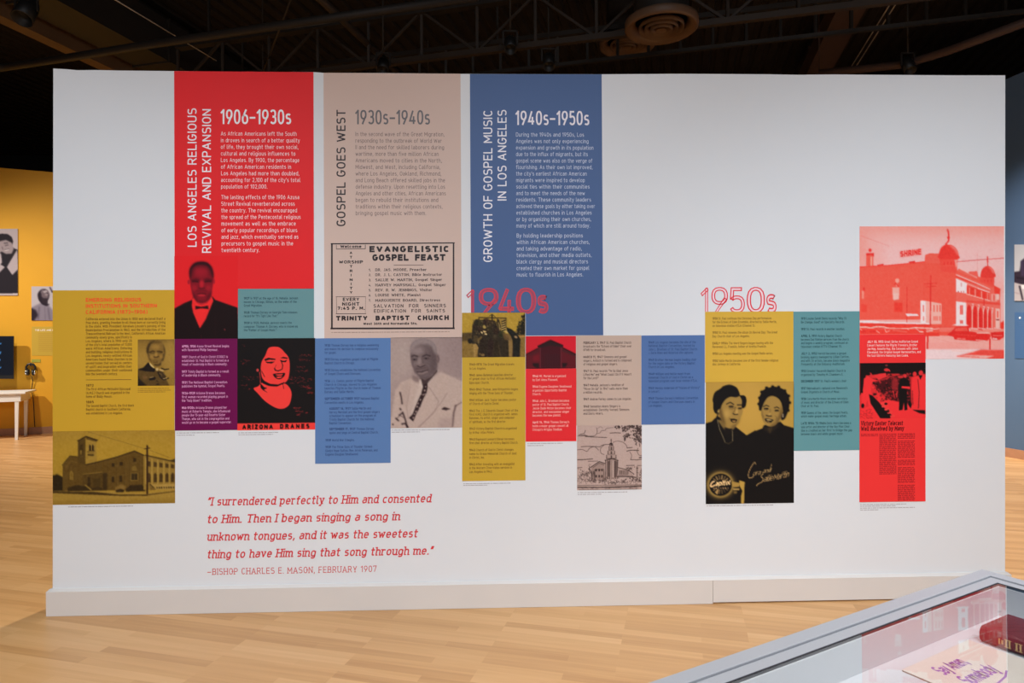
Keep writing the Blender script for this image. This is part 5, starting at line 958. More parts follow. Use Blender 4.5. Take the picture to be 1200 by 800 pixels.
tpanel(rect(675.3, 393.2, 751.4, 498.4), (184, 161, 146), 'small beige panel of dark text above the ink drawing', [
    ('*FEBRUARY 2, 1947* St. Paul Baptist Church', 403, 739.6), ('broadcasts the \u201cEchoes of Eden\u201d Choir over', 407.2, 740), ('KFWB for broadcast.', 411.3, 709.8), ('*MARCH 11, 1947* Simmons and gospel', 419.6, 734.3), ('singers, Antioch is formed and is composed', 423.8, 739.8), ('of religious and gospel singers.', 428, 723.5), ('*1947* St. Paul records \u201cI\'m So Glad Jesus', 436, 735.8), ('Lifted Me\u201d and \u201cWhat Could I Do If It Wasn\'t', 440.2, 739.8), ('for the Lord?\u201d', 444.3, 701.4), ('*1947* Mahalia Jackson\'s rendition of', 452.6, 731), ('\u201cMove On Up\u201d in 1947 sells more than', 456.8, 735.5), ('a million records.', 461, 706), ('*1947* Andrae Farley comes to Los Angeles.', 469, 740), ('*1948* Sensation Akers Singers is', 477.5, 726.8), ('established; Dorothy Vernell Simmons', 481.6, 737.3), ('and Doris Akers.', 485.8, 706.8)], (86, 66, 60), 683.6)
p = picture('photo_print', pic_church_drawing(), None, 'ink drawing of a church with a tiered bell tower on beige ground', 'drawing', GP)
fine_print('caption', [(677, 577.4, 736), (677, 579.6, 706)], (160, 154, 156), p, .8, y=-.0006)
tpanel(rect(751.6, 393, 825.8, 497.4), (77, 106, 155), 'blue panel of dark text to the right of the small beige one', [
    ('*1949* Los Angeles becomes the site of the', 402.5, 815.3), ('National Baptist Convention, hosted by', 406.5, 814), ('John L. Branham of St. Paul Baptist Church.', 410.7, 817.4), ('J. Earle Hines and Historical site captures.', 414.7, 812.5), ('*1949* Brother Herman begins leading choir', 423, 816), ('for the region data on the Victory Baptist', 427.2, 814.3), ('Church in Los Angeles.', 431.3, 790.5), ('*1949* William and Nellie meet from', 439.5, 808.4), ('Immanuel Church of God in Christ on a', 443.6, 812), ('television program over local station KTLA.', 447.7, 817), ('*1949* Wesley Anderson of \u201cVoices of Victory\u201d', 456, 820), ('in concert.', 460, 773), ('*1949* Thomas Dorsey\'s National Convention', 468, 818), ('of Gospel Choirs and Choruses meets in', 472.3, 814), ('Los Angeles.', 476.5, 776)], (44, 68, 112), 759.8)
tpanel(rect(826.2, 365.2, 929.6, 447.9), (200, 160, 58), 'mustard panel of brown text above the photograph of two women', [
    ('*1950* St. Paul continues the Christmas Day performances', 374.5, 904), ('for the Echoes of Eden Ensemble, directed by Sallie Martin,', 378.7, 910), ('on television station KTLA (Channel 5).', 383, 884.7), ('*1950* St. Paul releases the album On Revival Day: The Great', 391, 910.8), ('Bay Church choir of Los Angeles.', 395.3, 878.2), ('*EARLY 1950s* The Ward Singers began touring with the', 403.5, 905.7), ('Reverend C.L. Franklin, father of Aretha Franklin.', 407.6, 898), ('*1950* Los Angeles meeting was the Gospel Radio series.', 415.7, 905.7), ('*1950* Sallie Martin becomes one of the first female religious', 424, 911.9), ('disc jockeys in California.', 428, 867.8)], (124, 92, 32), 834.8)
p = picture('photo_print', pic_duo(), None, 'dark mustard photograph of two women in black with handwriting and a record disc', 'photograph', GP)
fine_print('caption', [(828, 593, 906)], (160, 154, 156), p, .8, y=-.0006)
tpanel(rect(929.8, 365, 1007.2, 528), (91, 138, 142), 'tall teal panel of dark text left of the domed building photograph', [
    ('*1951* Louise Sarah Davis records \u201cWhy I\'ll', 374.5, 991.7), ('Be Change, Good\u201d on Specialty Records.', 378.8, 989.7), ('*1951* St. Paul records in another location.', 387, 989.7), ('*APRIL 5, 1951* Victory Baptist Church', 395, 986.5), ('becomes Dad Station services from the church', 399.2, 994.5), ('and begins a weekly program, continued on', 403.3, 993.2), ('television station KTTV (Channel 11).', 407.5, 986.2), ('*JULY 2, 1952* Harold becomes a gospel', 415.6, 991.5), ('booking agency managed by Lillian Carlton,', 419.7, 995), ('and with 26 artists, became black magazine', 424, 995.5), ('frequently at the Embassy Auditorium.', 428, 990), ('*1952* Greater Nazareth Baptist Church is', 436, 990.8), ('organized by Timothy M. Chambers II.', 440.3, 987.5), ('*DECEMBER 1957* St. Paul\'s women\'s choir', 448, 991.7), ('*1957* Rebroadcasts captured over Reverend\'s', 456.3, 992.8), ('Gospel Organists in Church of Music.', 460.6, 984), ('*1958* Cora Martin Moore becomes secretary', 468.6, 992.7), ('of music and director of the Echoes of Eden', 472.8, 994), ('Choir at St. Paul.', 477, 959.5), ('*1959* Queens of the James the Gospel Pearls,', 485, 993.4), ('which make gospel music heritage urban.', 489, 992), ('*LATE 1950s TO 1960s* Doris Akers becomes a', 497.3, 997), ('solo artist and director of the Sky Pilot Choir.', 501.5, 996), ('She is credited as her first to bridge the gap', 505.7, 998.3), ('between black and white gospel music.', 509.8, 988)], (40, 78, 84), 938.5)
p = picture('photo_print', pic_arena(), None, 'large pale red photograph of a hall with two onion domes and parked cars', 'photograph', GP)
p = block('timeline_panel', rect(1007, 392.2, 1084.2, 588), (224, 48, 48), 'tall red panel with a newspaper clipping at the right end of the partition', 'wall panel', GT, y0=-T1 * .98)
TY = -T1 * 1.98 - .0006
para('body_text', [('*JULY 22, 1955* Great Shrine Auditorium Gospel', 1015.8, 401.8, 1075.4), ('Concert features the Pilgrim Travelers, Brother', 1015.8, 405.9, 1074.3), ('Joe May, Annette May, the Caravans with James', 1015.8, 410, 1075.2), ('Cleveland, the Original Gospel Harmonettes, and', 1015.8, 414, 1078.5), ('the Soul Stirrers featuring Sam Cooke.', 1015.8, 418, 1064)], 2.9, (248, 186, 180), p, y=TY, w=.17, sp=.16, bold=.07)
clip = quads_obj('clipping', [[(1007.2, 425.4), (1084, 425.2), (1084, 587), (1007.2, 587.8)]], (224, 48, 48), -T1 * 1.98 - .0002, p, 500)
picture('clipping_photo', pic_newspaper(), clip, t=.0006, y0=-T1 * 1.98)
para('clipping_headline', [('Victory Easter Telecast', 1008.4, 498.6, 1057.5), ('Well Received by Many', 1008.4, 504.8, 1058.8)], 5.4, (92, 8, 14), clip, y=TY, w=.22, sp=.12, serif=.16, slant=.12)
rows = [(1008.5, 509.2 + i * 1.7, 1028.5) for i in range(2)] + [(1030, 509 + i * 1.72, 1050) for i in range(28)] + [(1051.6, 508.6 + i * 1.72, 1071.6) for i in range(46) if i not in (4, 17, 22, 34)]
fine_print('clipping_text', rows, (160, 28, 34), clip, 1.0, y=TY)
fine_print('caption', [(1008, 591.4, 1062), (1008, 593.4, 1050), (1008, 595.6, 1072), (1008, 597.8, 1030)], (160, 154, 156), p, .8, y=-.0006)

# ================================================================ lettering straight on the wall
def decade(name, label, glyphs, cut, parts):
    o = None
    qs, fill = [], []
    for ch, x0, x1, y0, y1 in glyphs:
        w = .15 * 30 / (y1 - y0)
        for lst, inl in ((qs, .28), (fill, 0)):
            q, wd = layout(ch, w=w, sp=0, inline=inl)
            us = [u for c in q for u, v in c]; vs_ = [v for c in q for u, v in c]; u0, u1, v0, v1 = min(us), max(us), min(vs_), max(vs_)
            for c in q: lst.append(tuple((x0 + (u - u0) / (u1 - u0) * (x1 - x0), min(y1 - (v - v0) / (v1 - v0) * (y1 - y0), cut(x0 + (u - u0) / (u1 - u0) * (x1 - x0)))) for u, v in c))
    return qs, fill
qs, fill = decade('decade_lettering', '', [('1', 820.8, 830.4, 336.4, 368), ('9', 833.6, 853, 336.2, 368), ('5', 855.2, 872.8, 336.4, 366.8), ('0', 875, 896.4, 336.2, 366.6), ('s', 898, 910, 344.4, 366.6)], lambda x: 365.0, 0)
o = quads_obj('decade_lettering', qs, (206, 38, 50), -.0006, None, 350); tag(o, 'red outlined 1950s lettering on white above a mustard panel', 'lettering', 'decade lettering')
o2 = quads_obj('letter_fill', fill, (222, 196, 202), -.0003, o, 350); tag(o2, 'pale pink core of the letter strokes')
g40 = [('1', 546.4, 556.2, 338.6, 369), ('9', 561, 584.2, 337.4, 369), ('4', 583.6, 602.2, 337.6, 369), ('0', 604.6, 628.4, 337.2, 367.6), ('s', 629.8, 642.6, 345.4, 367.4)]
qs, fill = decade('decade_lettering', '', g40, lambda x: 366.0 if x < 616.2 else 380, 0)
o = quads_obj('decade_lettering', qs, (188, 56, 74), -.0026, None, 350); tag(o, 'red 1940s lettering across the foot of the tall blue panel', 'lettering', 'decade lettering')
fill = [c for c in fill if min(p[0] for p in c) > 551]
o2 = quads_obj('letter_fill', fill, (150, 60, 88), -.0022, o, 350); tag(o2, 'duller red core of the letter strokes')
w0 = W([(375, 630)])[0]
qt = empty('wall_quote', (w0[0], 0, w0[1]), 'red italic quotation lettered on the white wall, low left of centre', 'lettering')
Q = [('\u201cI surrendered perfectly to Him and consented', 592.4, 504.6), ('to Him. Then I began singing a song in', 613, 468), ('unknown tongues, and it was the sweetest', 633.6, 488.7), ('thing to have Him sing that song through me.\u201d', 654.2, 507)]
para('quote_text', [(s, 242.6, y, x) for s, y, x in Q], 10.0, (196, 50, 56), qt, y=-.0006, w=.155, sp=.14, serif=.2, slant=.2)
para('attribution', [('\u2014BISHOP CHARLES E. MASON, FEBRUARY 1907', 243, 673.4, 441.4)], 7.4, (192, 84, 84), qt, y=-.0006, w=.12, sp=.2, serif=.17)
# ================================================================ the display case in the foreground
ZC = .775
C0 = at_z(1151, 666.6, ZC)
E1 = at_z(761.5, 799, ZC) - C0; E1[2] = 0; E1 /= np.linalg.norm(E1)
E2 = np.array([E1[1], -E1[0], 0.]);
if np.dot(at_z(1200, 681.5, ZC) - C0, E2) < 0: E2 = -E2
LC, WC = 2.0, 1.02
MC = Matrix(((E1[0], E2[0], 0, C0[0]), (E1[1], E2[1], 0, C0[1]), (0, 0, 1, 0), (0, 0, 0, 1)))   # local x along the long side, y across, z up
FRW = .081; ZDK = .676
case = empty('display_case', C0 + E1 * LC / 2 + E2 * WC / 2 - np.array([0, 0, ZC]), 'pale grey glass-topped display case in the front right corner', 'display case')
fm = mat('case_frame_lacquer', (.345, .35, .37), .4, .4, noise=.02, nscale=8); gm = mat('black_gasket', (.02, .02, .024), .6)
im_ = mat('case_lining', (.60, .60, .61), .6, .25, noise=.02, nscale=6)
def ringbox(mb, i0, i1, z0, z1):
    """hollow rectangular band between insets i0 (outer) and i1 (inner)"""
    mb.box(i0, i0, z0, LC - i0, i1, z1, MC); mb.box(i0, WC - i1, z0, LC - i0, WC - i0, z1, MC)
    mb.box(i0, i1, z0, i1, WC - i1, z1, MC); mb.box(LC - i1, i1, z0, LC - i0, WC - i1, z1, MC)
mb = MB(); ringbox(mb, 0, .042, ZC - .09, ZC); ringbox(mb, .0445, FRW - .005, ZC - .07, ZC - .004); ringbox(mb, .042, .0445, ZC - .07, ZC - .008); mb.build('frame', fm, case, .0012, 2)
mb = MB(); ringbox(mb, FRW - .004, FRW, ZC - .012, ZC - .0045); mb.build('gasket', gm, case)
mb = MB(); ringbox(mb, FRW, FRW + .004, ZDK - .02, ZC - .0125); mb.build('inner_wall', im_, case)
MB().box(FRW + .004, FRW + .004, ZDK - .02, LC - FRW - .004, WC - FRW - .004, ZDK, MC).build('deck', mat('case_deck', (.60, .585, .60), .6, .25, noise=.015, nscale=6), case)
MB().box(.012, .012, .08, LC - .012, WC - .012, ZDK - .021, MC).build('cabinet', mat('case_cabinet', (.62, .6, .6), .5, .3), case)
MB().box(.05, .05, 0, LC - .05, WC - .05, .08, MC).build('plinth', gm, case)
gl = bpy.data.materials.new('case_glass'); gl.use_nodes = True; nt = gl.node_tree; nt.nodes.remove(nt.nodes['Principled BSDF'])
out = nt.nodes['Material Output']; tr = nt.nodes.new('ShaderNodeBsdfTransparent'); tr.inputs[0].default_value = (.97, .98, .978, 1); go = nt.nodes.new('ShaderNodeBsdfGlossy'); go.inputs['Roughness'].default_value = .0
fr = nt.nodes.new('ShaderNodeFresnel'); fr.inputs['IOR'].default_value = 1.52; ma = nt.nodes.new('ShaderNodeMath'); ma.operation = 'MULTIPLY'; ma.inputs[1].default_value = 1.85; ma.use_clamp = True
mxs = nt.nodes.new('ShaderNodeMixShader'); ge = nt.nodes.new('ShaderNodeNewGeometry'); bf = nt.nodes.new('ShaderNodeMath'); bf.operation = 'SUBTRACT'; bf.inputs[0].default_value = 1; nt.links.new(ge.outputs['Backfacing'], bf.inputs[1]); m2 = nt.nodes.new('ShaderNodeMath'); m2.operation = 'MULTIPLY'; nt.links.new(fr.outputs[0], ma.inputs[0]); nt.links.new(ma.outputs[0], m2.inputs[0]); nt.links.new(bf.outputs[0], m2.inputs[1]); nt.links.new(m2.outputs[0], mxs.inputs[0]); nt.links.new(tr.outputs[0], mxs.inputs[1]); nt.links.new(go.outputs[0], mxs.inputs[2]); nt.links.new(mxs.outputs[0], out.inputs[0])
mb = MB(); zg = ZC - .0052; v = [MC @ Vector(p) for p in ((FRW, FRW, zg), (LC - FRW, FRW, zg), (LC - FRW, WC - FRW, zg), (FRW, WC - FRW, zg))]
mb.prism(v, (0, 0, 0), (0, 0, -.005)); mb.build('glass_top', gl, case)

# booklet with purple script
ZB = ZDK + .004
A_, B_ = at_z(1057.3, 784.6, ZB), at_z(1111, 760.4, ZB); ex = B_ - A_; wid = np.linalg.norm(ex) * 1.5; ex /= np.linalg.norm(ex); ey = np.array([-ex[1], ex[0], 0])
if np.dot(at_z(1093, 799, ZB) - A_, ey) > 0: ey = -ey            # ey points to the top of the page
MBK = Matrix(((ex[0], ey[0], 0, A_[0]), (ex[1], ey[1], 0, A_[1]), (0, 0, 1, ZDK), (0, 0, 0, 1)))
bk = empty('booklet', A_ + ex * wid / 2 - ey * .2 - np.array([0, 0, .004]), 'cream booklet with purple handwritten lettering lying inside the glass case', 'booklet')
MB().box(0, -.36, 0, wid, 0, .0034, MBK).build('pages', mat('page_edges', (.36, .22, .14), .7), bk)
MB().box(-.0008, -.361, .0034, wid, .0008, .0042, MBK).build('cover', mat('cream_cover', (.70, .60, .52), .5, .3, noise=.04, nscale=30), bk)
mb = MB(); q = []
def SL(s, x, y, h, wd, **k):
    qq, w = layout(s, **k); sx = wd / w
    for c in qq: q.append([(x + u * sx, y + v * h + .0) for u, v in c])
SL('Say Amen,', .062, -.070, .040, .120, w=.17, sp=.03, slant=.3); SL('Somebody', .066, -.128, .042, .140, w=.17, sp=.03, slant=.3)
u_ = []; ribbon([(.081, -.147), (.131, -.153), (.183, -.147), (.220, -.134)], .0046, u_); q += u_
mb.v = [tuple(MBK @ Vector((a, b, .0045))) for c in q for a, b in c]; mb.f = [(i, i + 1, i + 2, i + 3) for i in range(0, len(mb.v), 4)]; mb.sm = [False] * len(mb.f)
mb.build('script_lettering', mat('purple_ink', (.30, .12, .42), .5), bk)
q = []; ribbon([(.196, -.216), (.216, -.21), (.236, -.214)], .0026, q); ribbon([(.216, -.225), (.249, -.217), (.275, -.22)], .0026, q)
mb = MB(); mb.v = [tuple(MBK @ Vector((a, b, .0045))) for c in q for a, b in c]; mb.f = [(i, i + 1, i + 2, i + 3) for i in range(0, len(mb.v), 4)]; mb.sm = [False] * len(mb.f)
mb.build('signature', mat('grey_ink', (.35, .32, .36), .5), bk)

# red book
ZT = ZDK + .043
A2, B2 = at_z(1148.8, 733.4, ZT), at_z(1181.4, 719.4, ZT); bx = B2 - A2; bx[2] = 0; bw = np.linalg.norm(bx); bx /= bw; by = np.array([bx[1], -bx[0], 0])
if np.dot(at_z(1200, 748.5, ZT) - A2, by) < 0: by = -by
MK = Matrix(((by[0], bx[0], 0, A2[0]), (by[1], bx[1], 0, A2[1]), (0, 0, 1, ZDK + .0005), (0, 0, 0, 1)))     # x along the spine, y away from it, z up
book = empty('book', A2 + by * .11 + bx * bw / 2 - np.array([0, 0, .0435]), 'thick dark red leather book with gilt marks on its spine inside the glass case', 'book')
red = mat('red_leather', (.17, .012, .022), .38, .45, noise=.25, nscale=90, bump=.15)
pr = [(.007, .0), (.0, .005), (-.005, .013), (-.006, .0215), (-.005, .030), (.0, .038), (.007, .043)]      # rounded spine, (y, z)
mb = MB(); L_ = .22
ring = pr + [(bw, .043), (bw, .039), (.009, .039), (.009, .004), (bw, .004), (bw, 0)]
mb.add([MK @ Vector((x, y, z)) for x in (0, L_) for y, z in ring], [tuple(range(len(ring)))[::-1], tuple(range(len(ring), 2 * len(ring)))] + [(i, (i + 1) % len(ring), len(ring) + (i + 1) % len(ring), len(ring) + i) for i in range(len(ring))])
mb.build('cover', red, book)
MB().box(.004, .0095, .0042, L_ - .004, bw - .005, .0388, MK).build('page_block', mat('red_page_edge', (.42, .03, .035), .5, noise=.1, nscale=200), book)
gold = mat('gilt', (.62, .42, .2), .35, .5, .6); mb = MB()
for x, h in ((.046, .7), (.053, .5), (.062, 1), (.070, 1), (.086, 1), (.095, 1), (.113, 1), (.124, .25), (.134, .25), (.148, 1)):
    mb.box(x, -.0066, .0215 - .0105 * h, x + .0042, -.0052, .0215 + .0105 * h, MK)
    if h == 1: mb.box(x - .0016, -.0066, .0302, x + .0058, -.0048, .0322, MK); mb.box(x - .0016, -.0066, .0108, x + .0058, -.0048, .0128, MK)
mb.build('spine_ornament', gold, book)
mb = MB()
for a, b in (((.03, .03), (.07, .10)), ((.05, .02), (.09, .08)), ((.025, .06), (.05, .10))):
    mb.bar(MK @ Vector((a[0], a[1], .0431)), MK @ Vector((b[0], b[1], .0431)), .0012, .0004)
mb.build('cover_tooling', mat('blind_tooling', (.07, .008, .014), .4), book)

# ================================================================ on the mustard wall, far left
def on_yellow(px, py, off=.0): return on_plane(px, py, YP + YN * off, YN)
def to_yellow(th, off=0):
    def f(pts):
        v = np.array([on_yellow(x, y, off + th) for x, y in pts]); return v, -YN * th
    return f
picture('photo_print', pic_wall_woman(), None, 'black-and-white portrait of a smiling person on the mustard wall, cut by the frame edge', 'photograph', 'photographs on the mustard wall', to3=to_yellow(.012), lit=.72)
picture('photo_print', pic_wall_singer(), None, 'black-and-white photograph of a man with head thrown back, beside the partition on the mustard wall', 'photograph', 'photographs on the mustard wall', to3=to_yellow(.012), lit=.72)
def plate(name, x0, y0, x1, y1, th, m, parent=None, off=0.0, onf=on_yellow, n=None):
    n = YN if n is None else n
    mb = MB(); mb.prism([onf(x0, y0, off), onf(x1, y0, off), onf(x1, y1, off), onf(x0, y1, off)], (0, 0, 0), n * th); return mb.build(name, m, parent)
olive = mat('olive_vinyl', (.50, .33, .035), .5)
wp = empty('wall_text_panel', on_yellow(50, 400), 'faint olive text panel under the photographs on the mustard wall', 'wall panel')
plate('panel', 37.2, 382.6, 66, 416.6, .004, olive, wp)
def far_text(name, rows, col, parent, onf, off, h):
    mb = MB()
    for x0, y, x1 in rows:
        mb.add([onf(x0, y - h, off), onf(x1, y - h, off), onf(x1, y, off), onf(x0, y, off)], [(0, 1, 2, 3)])
    return mb.build(name, mat('far_text_%d' % (col[0] * 1000), col, .5), parent)
def far_line(s, x0, y, x1, h, col, name, parent, onf, off, **k):
    q, w = layout(s, **k); sx = (x1 - x0) / w; mb = MB()
    for c in q: mb.add([onf(x0 + u * sx, y - v * h, off) for u, v in c], [(0, 1, 2, 3)])
    return mb.build(name, mat('far_line_%d' % (col[0] * 1000), col, .5), parent)
far_line('THE LIFE AND LEGACY', 41, 387.8, 72, 2.2, (.8, .72, .6), 'heading', wp, on_yellow, .0046, w=.24, sp=.18)
far_text('body_text', [(45, 391 + i * 1.7, 64) for i in range(13)], (.44, .27, .03), wp, on_yellow, .0046, .7)
o = plate('wall_label', 37.2, 420.8, 47.6, 424.4, .006, mat('green_label', (.34, .33, .04), .5)); tag(o, 'tiny olive green label just above the headphones', 'label')
tv = empty('wall_screen', on_yellow(4, 420), 'black flat screen on the mustard wall showing a dark blue image', 'screen')
blk = mat('black_plastic', (.012, .012, .014), .35, .5)
hs = plate('housing', -44, 393.6, 16.6, 443.6, .035, blk, tv, .13); plate('bracket', -25, 405, -5, 430, .13, blk, tv, 0)
plate('display', -43.3, 394.6, 15.8, 439.5, .002, mat('screen_image', (.004, .006, .012), .3, .35, emit=(.0008, .0018, .0045, 1)), hs, .1652)
gb = mat('screen_glow', (.02, .1, .25), .4, emit=(.02, .10, .28, .35))
mb = MB()
for x0, y0, x1, y1 in ((-12, 401, 2, 403.4), (-6, 411, 1.6, 415), (-9, 420, 1, 423), (-7, 429, 1.8, 431.6)):
    mb.prism([on_yellow(x0, y0, .1674), on_yellow(x1, y0 + .8, .1674), on_yellow(x1 - 1, y1, .1674), on_yellow(x0 + 1, y1, .1674)], (0, 0, 0), YN * .0006)
mb.build('picture_glow', gb, hs)
# headphones on a hook
hp = empty('headphones', on_yellow(36, 433), 'black headphones with shiny cups hanging on the mustard wall', 'headphones')
def yz(px, py, off): return on_yellow(px, py, off)
mb = MB(); mb.tube([yz(30.6 + 0, 434, .05), yz(30.8, 429.5, .05), yz(33, 426.8, .05), yz(36, 425.9, .05), yz(39, 426.8, .05), yz(41.2, 429.5, .05), yz(41.4, 434, .05)], .016, 8)
mb.build('headband', blk, hp)
chrome = mat('chrome', (.75, .75, .75), .15, .5, 1)
ux = YD; uz = np.array([0, 0, 1.])
for px in (31.4, 40.6):
    c = yz(px, 436.2, .055); s_ = 1 if px > 36 else -1
    M = Matrix(((YN[0], uz[0] * 0, ux[0] * s_, c[0]), (YN[1], 0, ux[1] * s_, c[1]), (0, 1, 0, c[2]), (0, 0, 0, 1)))
    cup = MB().lathe([(.044, .0), (.046, .014), (.03, .026), (0, .03)], 20, M).build('ear_cup', chrome, hp)
    MB().lathe([(0, -.035), (.048, -.035), (.052, -.02), (.05, 0), (.03, .004), (0, .004)], 20, M).build('ear_cushion', blk, cup)
MB().bar(yz(36, 427.8, 0), yz(36, 427.8, .075), .03, .02).build('hook', blk, hp)
MB().tube([yz(37, 440, .04), yz(38.2, 446, .03), yz(37.6, 452, .02), yz(36.6, 458, .02), yz(38.4, 464, .02), yz(39.4, 472, .02), yz(40, 486, .015), yz(40.8, 500, .02)], .006, 6).build('cable', blk, hp)
# white table
F1 = at_z(20.6, 515, 0); F2 = at_z(27.2, 510.2, 0); dv = F2 - F1; dv[2] = 0
lx = np.array(YD); ly = dv - lx * np.dot(dv, lx); ly /= np.linalg.norm(ly)
dep = max(.42, np.dot(dv, ly)); 
zt = .76; tl = 1.55
tb = empty('table', F1 - lx * tl / 2 + ly * dep / 2, 'white table with slim square legs against the mustard wall', 'table')
wm = mat('white_lacquer', (.80, .78, .76), .4, .4)
MT = Matrix(((lx[0], ly[0], 0, F1[0]), (lx[1], ly[1], 0, F1[1]), (0, 0, 1, 0), (0, 0, 0, 1)))
MB().box(-tl - .06, -.06, zt - .03, .12, dep + .06, zt, MT).build('tabletop', wm, tb, .004)
mb = MB(); mb.box(-tl, -.03, zt - .15, .05, -.01, zt - .03, MT); mb.box(-tl, dep - .01, zt - .15, .05, dep + .01, zt - .03, MT); mb.box(.03, -.01, zt - .15, .05, dep - .01, zt - .03, MT); mb.box(-tl, -.01, zt - .15, -tl + .02, dep - .01, zt - .03, MT); mb.build('apron', wm, tb)
for a, b in ((-.03, -.025), (-.03, dep - .035), (-tl + .01, -.025), (-tl + .01, dep - .035)):
    mb = MB(); mb.add([MT @ Vector((a + x * k, b + y * k, z)) for z, k in ((0, .7), (zt - .03, 1)) for x, y in ((0, 0), (.055, 0), (.055, .055), (0, .055))], [(3, 2, 1, 0), (4, 5, 6, 7)] + [(i, (i + 1) % 4, 4 + (i + 1) % 4, 4 + i) for i in range(4)]); mb.build('leg', wm, tb)

# ================================================================ on the blue wall, far right
def on_blue(px, py, off=0.): return on_plane(px, py, BP + BN * off, BN)
def to_blue(pts):
    return np.array([on_blue(x, y, .012) for x, y in pts]), -BN * .012
picture('photo_print', pic_wall_street(), None, 'black-and-white photograph on the slate blue wall past the right end of the partition', 'photograph', to3=to_blue, lit=.75)
wp = empty('wall_text_panel', on_blue(1200, 393), 'blue text panel below the photograph on the slate blue wall', 'wall panel')
plate('panel', 1189.6, 366, 1214, 420, .006, mat('bright_blue_board', (.05, .12, .27), .5), wp, 0, on_blue, BN)
mb = MB(); mb.prism([on_blue(1195.2 + 1.2 * math.cos(t), 372.2 + 1.3 * math.sin(t), .006) for t in np.linspace(0, 2 * math.pi, 13)[:-1]], (0, 0, 0), BN * .001); mb.build('dot', mat('white_ink', (.8, .8, .8), .5), wp)
far_text('body_text', [(1194, 377 + i * 1.6, 1210) for i in range(4)], (.06, .13, .28), wp, on_blue, .0066, .8)

# ================================================================ roof: beams, ducts, trusses, lamps
steel = mat('truss_steel', (.04, .03, .023), .5, .3, noise=.2, nscale=4); darkm = mat('duct_black', (.022, .018, .015), .6, .3, noise=.2, nscale=2)
brown = mat('rust_brown_paint', (.12, .065, .03), .6, .3, noise=.15, nscale=3); dimb = mat('dim_brown_paint', (.06, .035, .027), .6, .3, noise=.15, nscale=3); grey = mat('galvanised', (.32, .29, .26), .45, .4, noise=.1, nscale=8)
def along(px, py, z, d, back, fwd):
    p = at_z(px, py, z); return p - d * back, p + d * fwd
def beam(name, px, py, z, d, back, fwd, w, h, m, label, cat='beam', group=None):
    a, b = along(px, py, z, d, back, fwd); mb = MB(); mb.bar(a + np.array([0, 0, h / 2]), b + np.array([0, 0, h / 2]), w, h)
    for t in np.linspace(.06, .94, 4):
        q = a + (b - a) * t; mb.bar(q + np.array([0, 0, h]), np.array([q[0], q[1], ZDECK + .02]), .02, .02)
    o = mb.build(name, m); return tag(o, label, cat, group)
beam('roof_beam', 60, 51, 5.55, DA, 4, 3.2, .20, .25, brown, 'rust brown roof beam high above the left end of the partition')
beam('roof_beam', 985, 36, 5.75, DA, 3.5, 2.6, .36, .3, dimb, 'wide dim brown roof beam high above the right half of the partition')
a, b = along(150, 60, 5.7, DA, 4, 3.0)
mb = MB(); mb.bar(a + np.array([0, 0, .3]), b + np.array([0, 0, .3]), .62, .6)
for t in (.1, .36, .63, .9): mb.bar(a + (b - a) * t + np.array([0, 0, .3]), a + (b - a) * (t + .004) + np.array([0, 0, .3]), .67, .65)
for t in (.2, .8): q = a + (b - a) * t; mb.bar(q + np.array([0, 0, .6]), np.array([q[0], q[1], ZDECK + .02]), .03, .03)
tag(mb.build('air_duct', darkm), 'black rectangular air duct beside the rust brown beam', 'duct')
def truss(px, py, z, back, fwd, depth, n, label, chord=.07, m=steel, diag=True):
    p = at_z(px, py, z); a, b = p - DB * back, p + DB * fwd; up = np.array([0, 0, depth]); c = (a + b) / 2
    r = empty('roof_truss', c + np.array([0, 0, depth]), label, 'truss', 'roof trusses')
    mb = MB(); mb.bar(a, b, chord, chord); mb.build('bottom_chord', m, r)
    mb = MB(); mb.bar(a + up, b + up, chord * 1.6, chord * 1.3); mb.build('top_chord', darkm, r)
    N = n
    for i in range(N + 1):
        q = a + (b - a) * i / N; MB().bar(q, q + up, .035, .035).build('web_post', m, r)
        if diag and i < N:
            q2 = a + (b - a) * (i + 1) / N; mb = MB(); mb.bar(q, q2 + up, .03, .03) if i % 2 == 0 else mb.bar(q + up, q2, .03, .03); mb.build('web_diagonal', m, r)
    for t in (.05, .35, .65, .95): q = a + (b - a) * t + up; MB().bar(q, np.array([q[0], q[1], ZDECK + .02]), .03, .03).build('hanger', darkm, r)
    return a, b
truss(600, 56, 5.2, 5.0, 5.6, .62, 14, 'open web roof truss crossing above the beige and blue panels')
truss(760, 64, 5.35, 7.0, 7.0, .42, 34, 'finer roof truss farther back, just over the top edge of the partition', .05, mat('truss_grey', (.02, .017, .014), .5), False)
def pipe(name, pts, r, m, label, cat='pipe', group=None):
    mb = MB(); mb.tube(pts, r, 10)
    for q in (pts[:1] if 'conduit' in name else (pts[0], pts[-1])): mb.bar(q, np.array([q[0], q[1], ZDECK + .02]), .012, .012)
    return tag(mb.build(name, m), label, cat, group)
a, b = along(420, 41, 5.5, DA, 3, 2.4); pipe('ceiling_pipe', [a, b], .045, steel, 'dark steel pipe running away above the beige panel', group='roof pipes')
a, b = along(172, 22, 5.4, DA, 2, 1.2); pipe('conduit', [a, b], .007, mat('bright_conduit', (.62, .58, .54), .35, .5, .3), 'thin bright conduit above the tall red panel', 'pipe', 'roof pipes')
a, b = along(1020, 42, 5.5, DA, 3, 1.4); pipe('conduit', [a, b], .008, grey, 'left of two thin conduits above the right half of the partition', 'pipe', 'roof pipes')
a, b = along(1026, 42, 5.5, DA, 3, 1.2); pipe('conduit', [a, b], .008, grey, 'right of two thin conduits above the right half of the partition', 'pipe', 'roof pipes')
pipe('brace_rod', [at_z(345, -12, 5.7), at_z(308, 86, 5.4)], .012, steel, 'slanting brace rod above the tall red panel', 'rod')
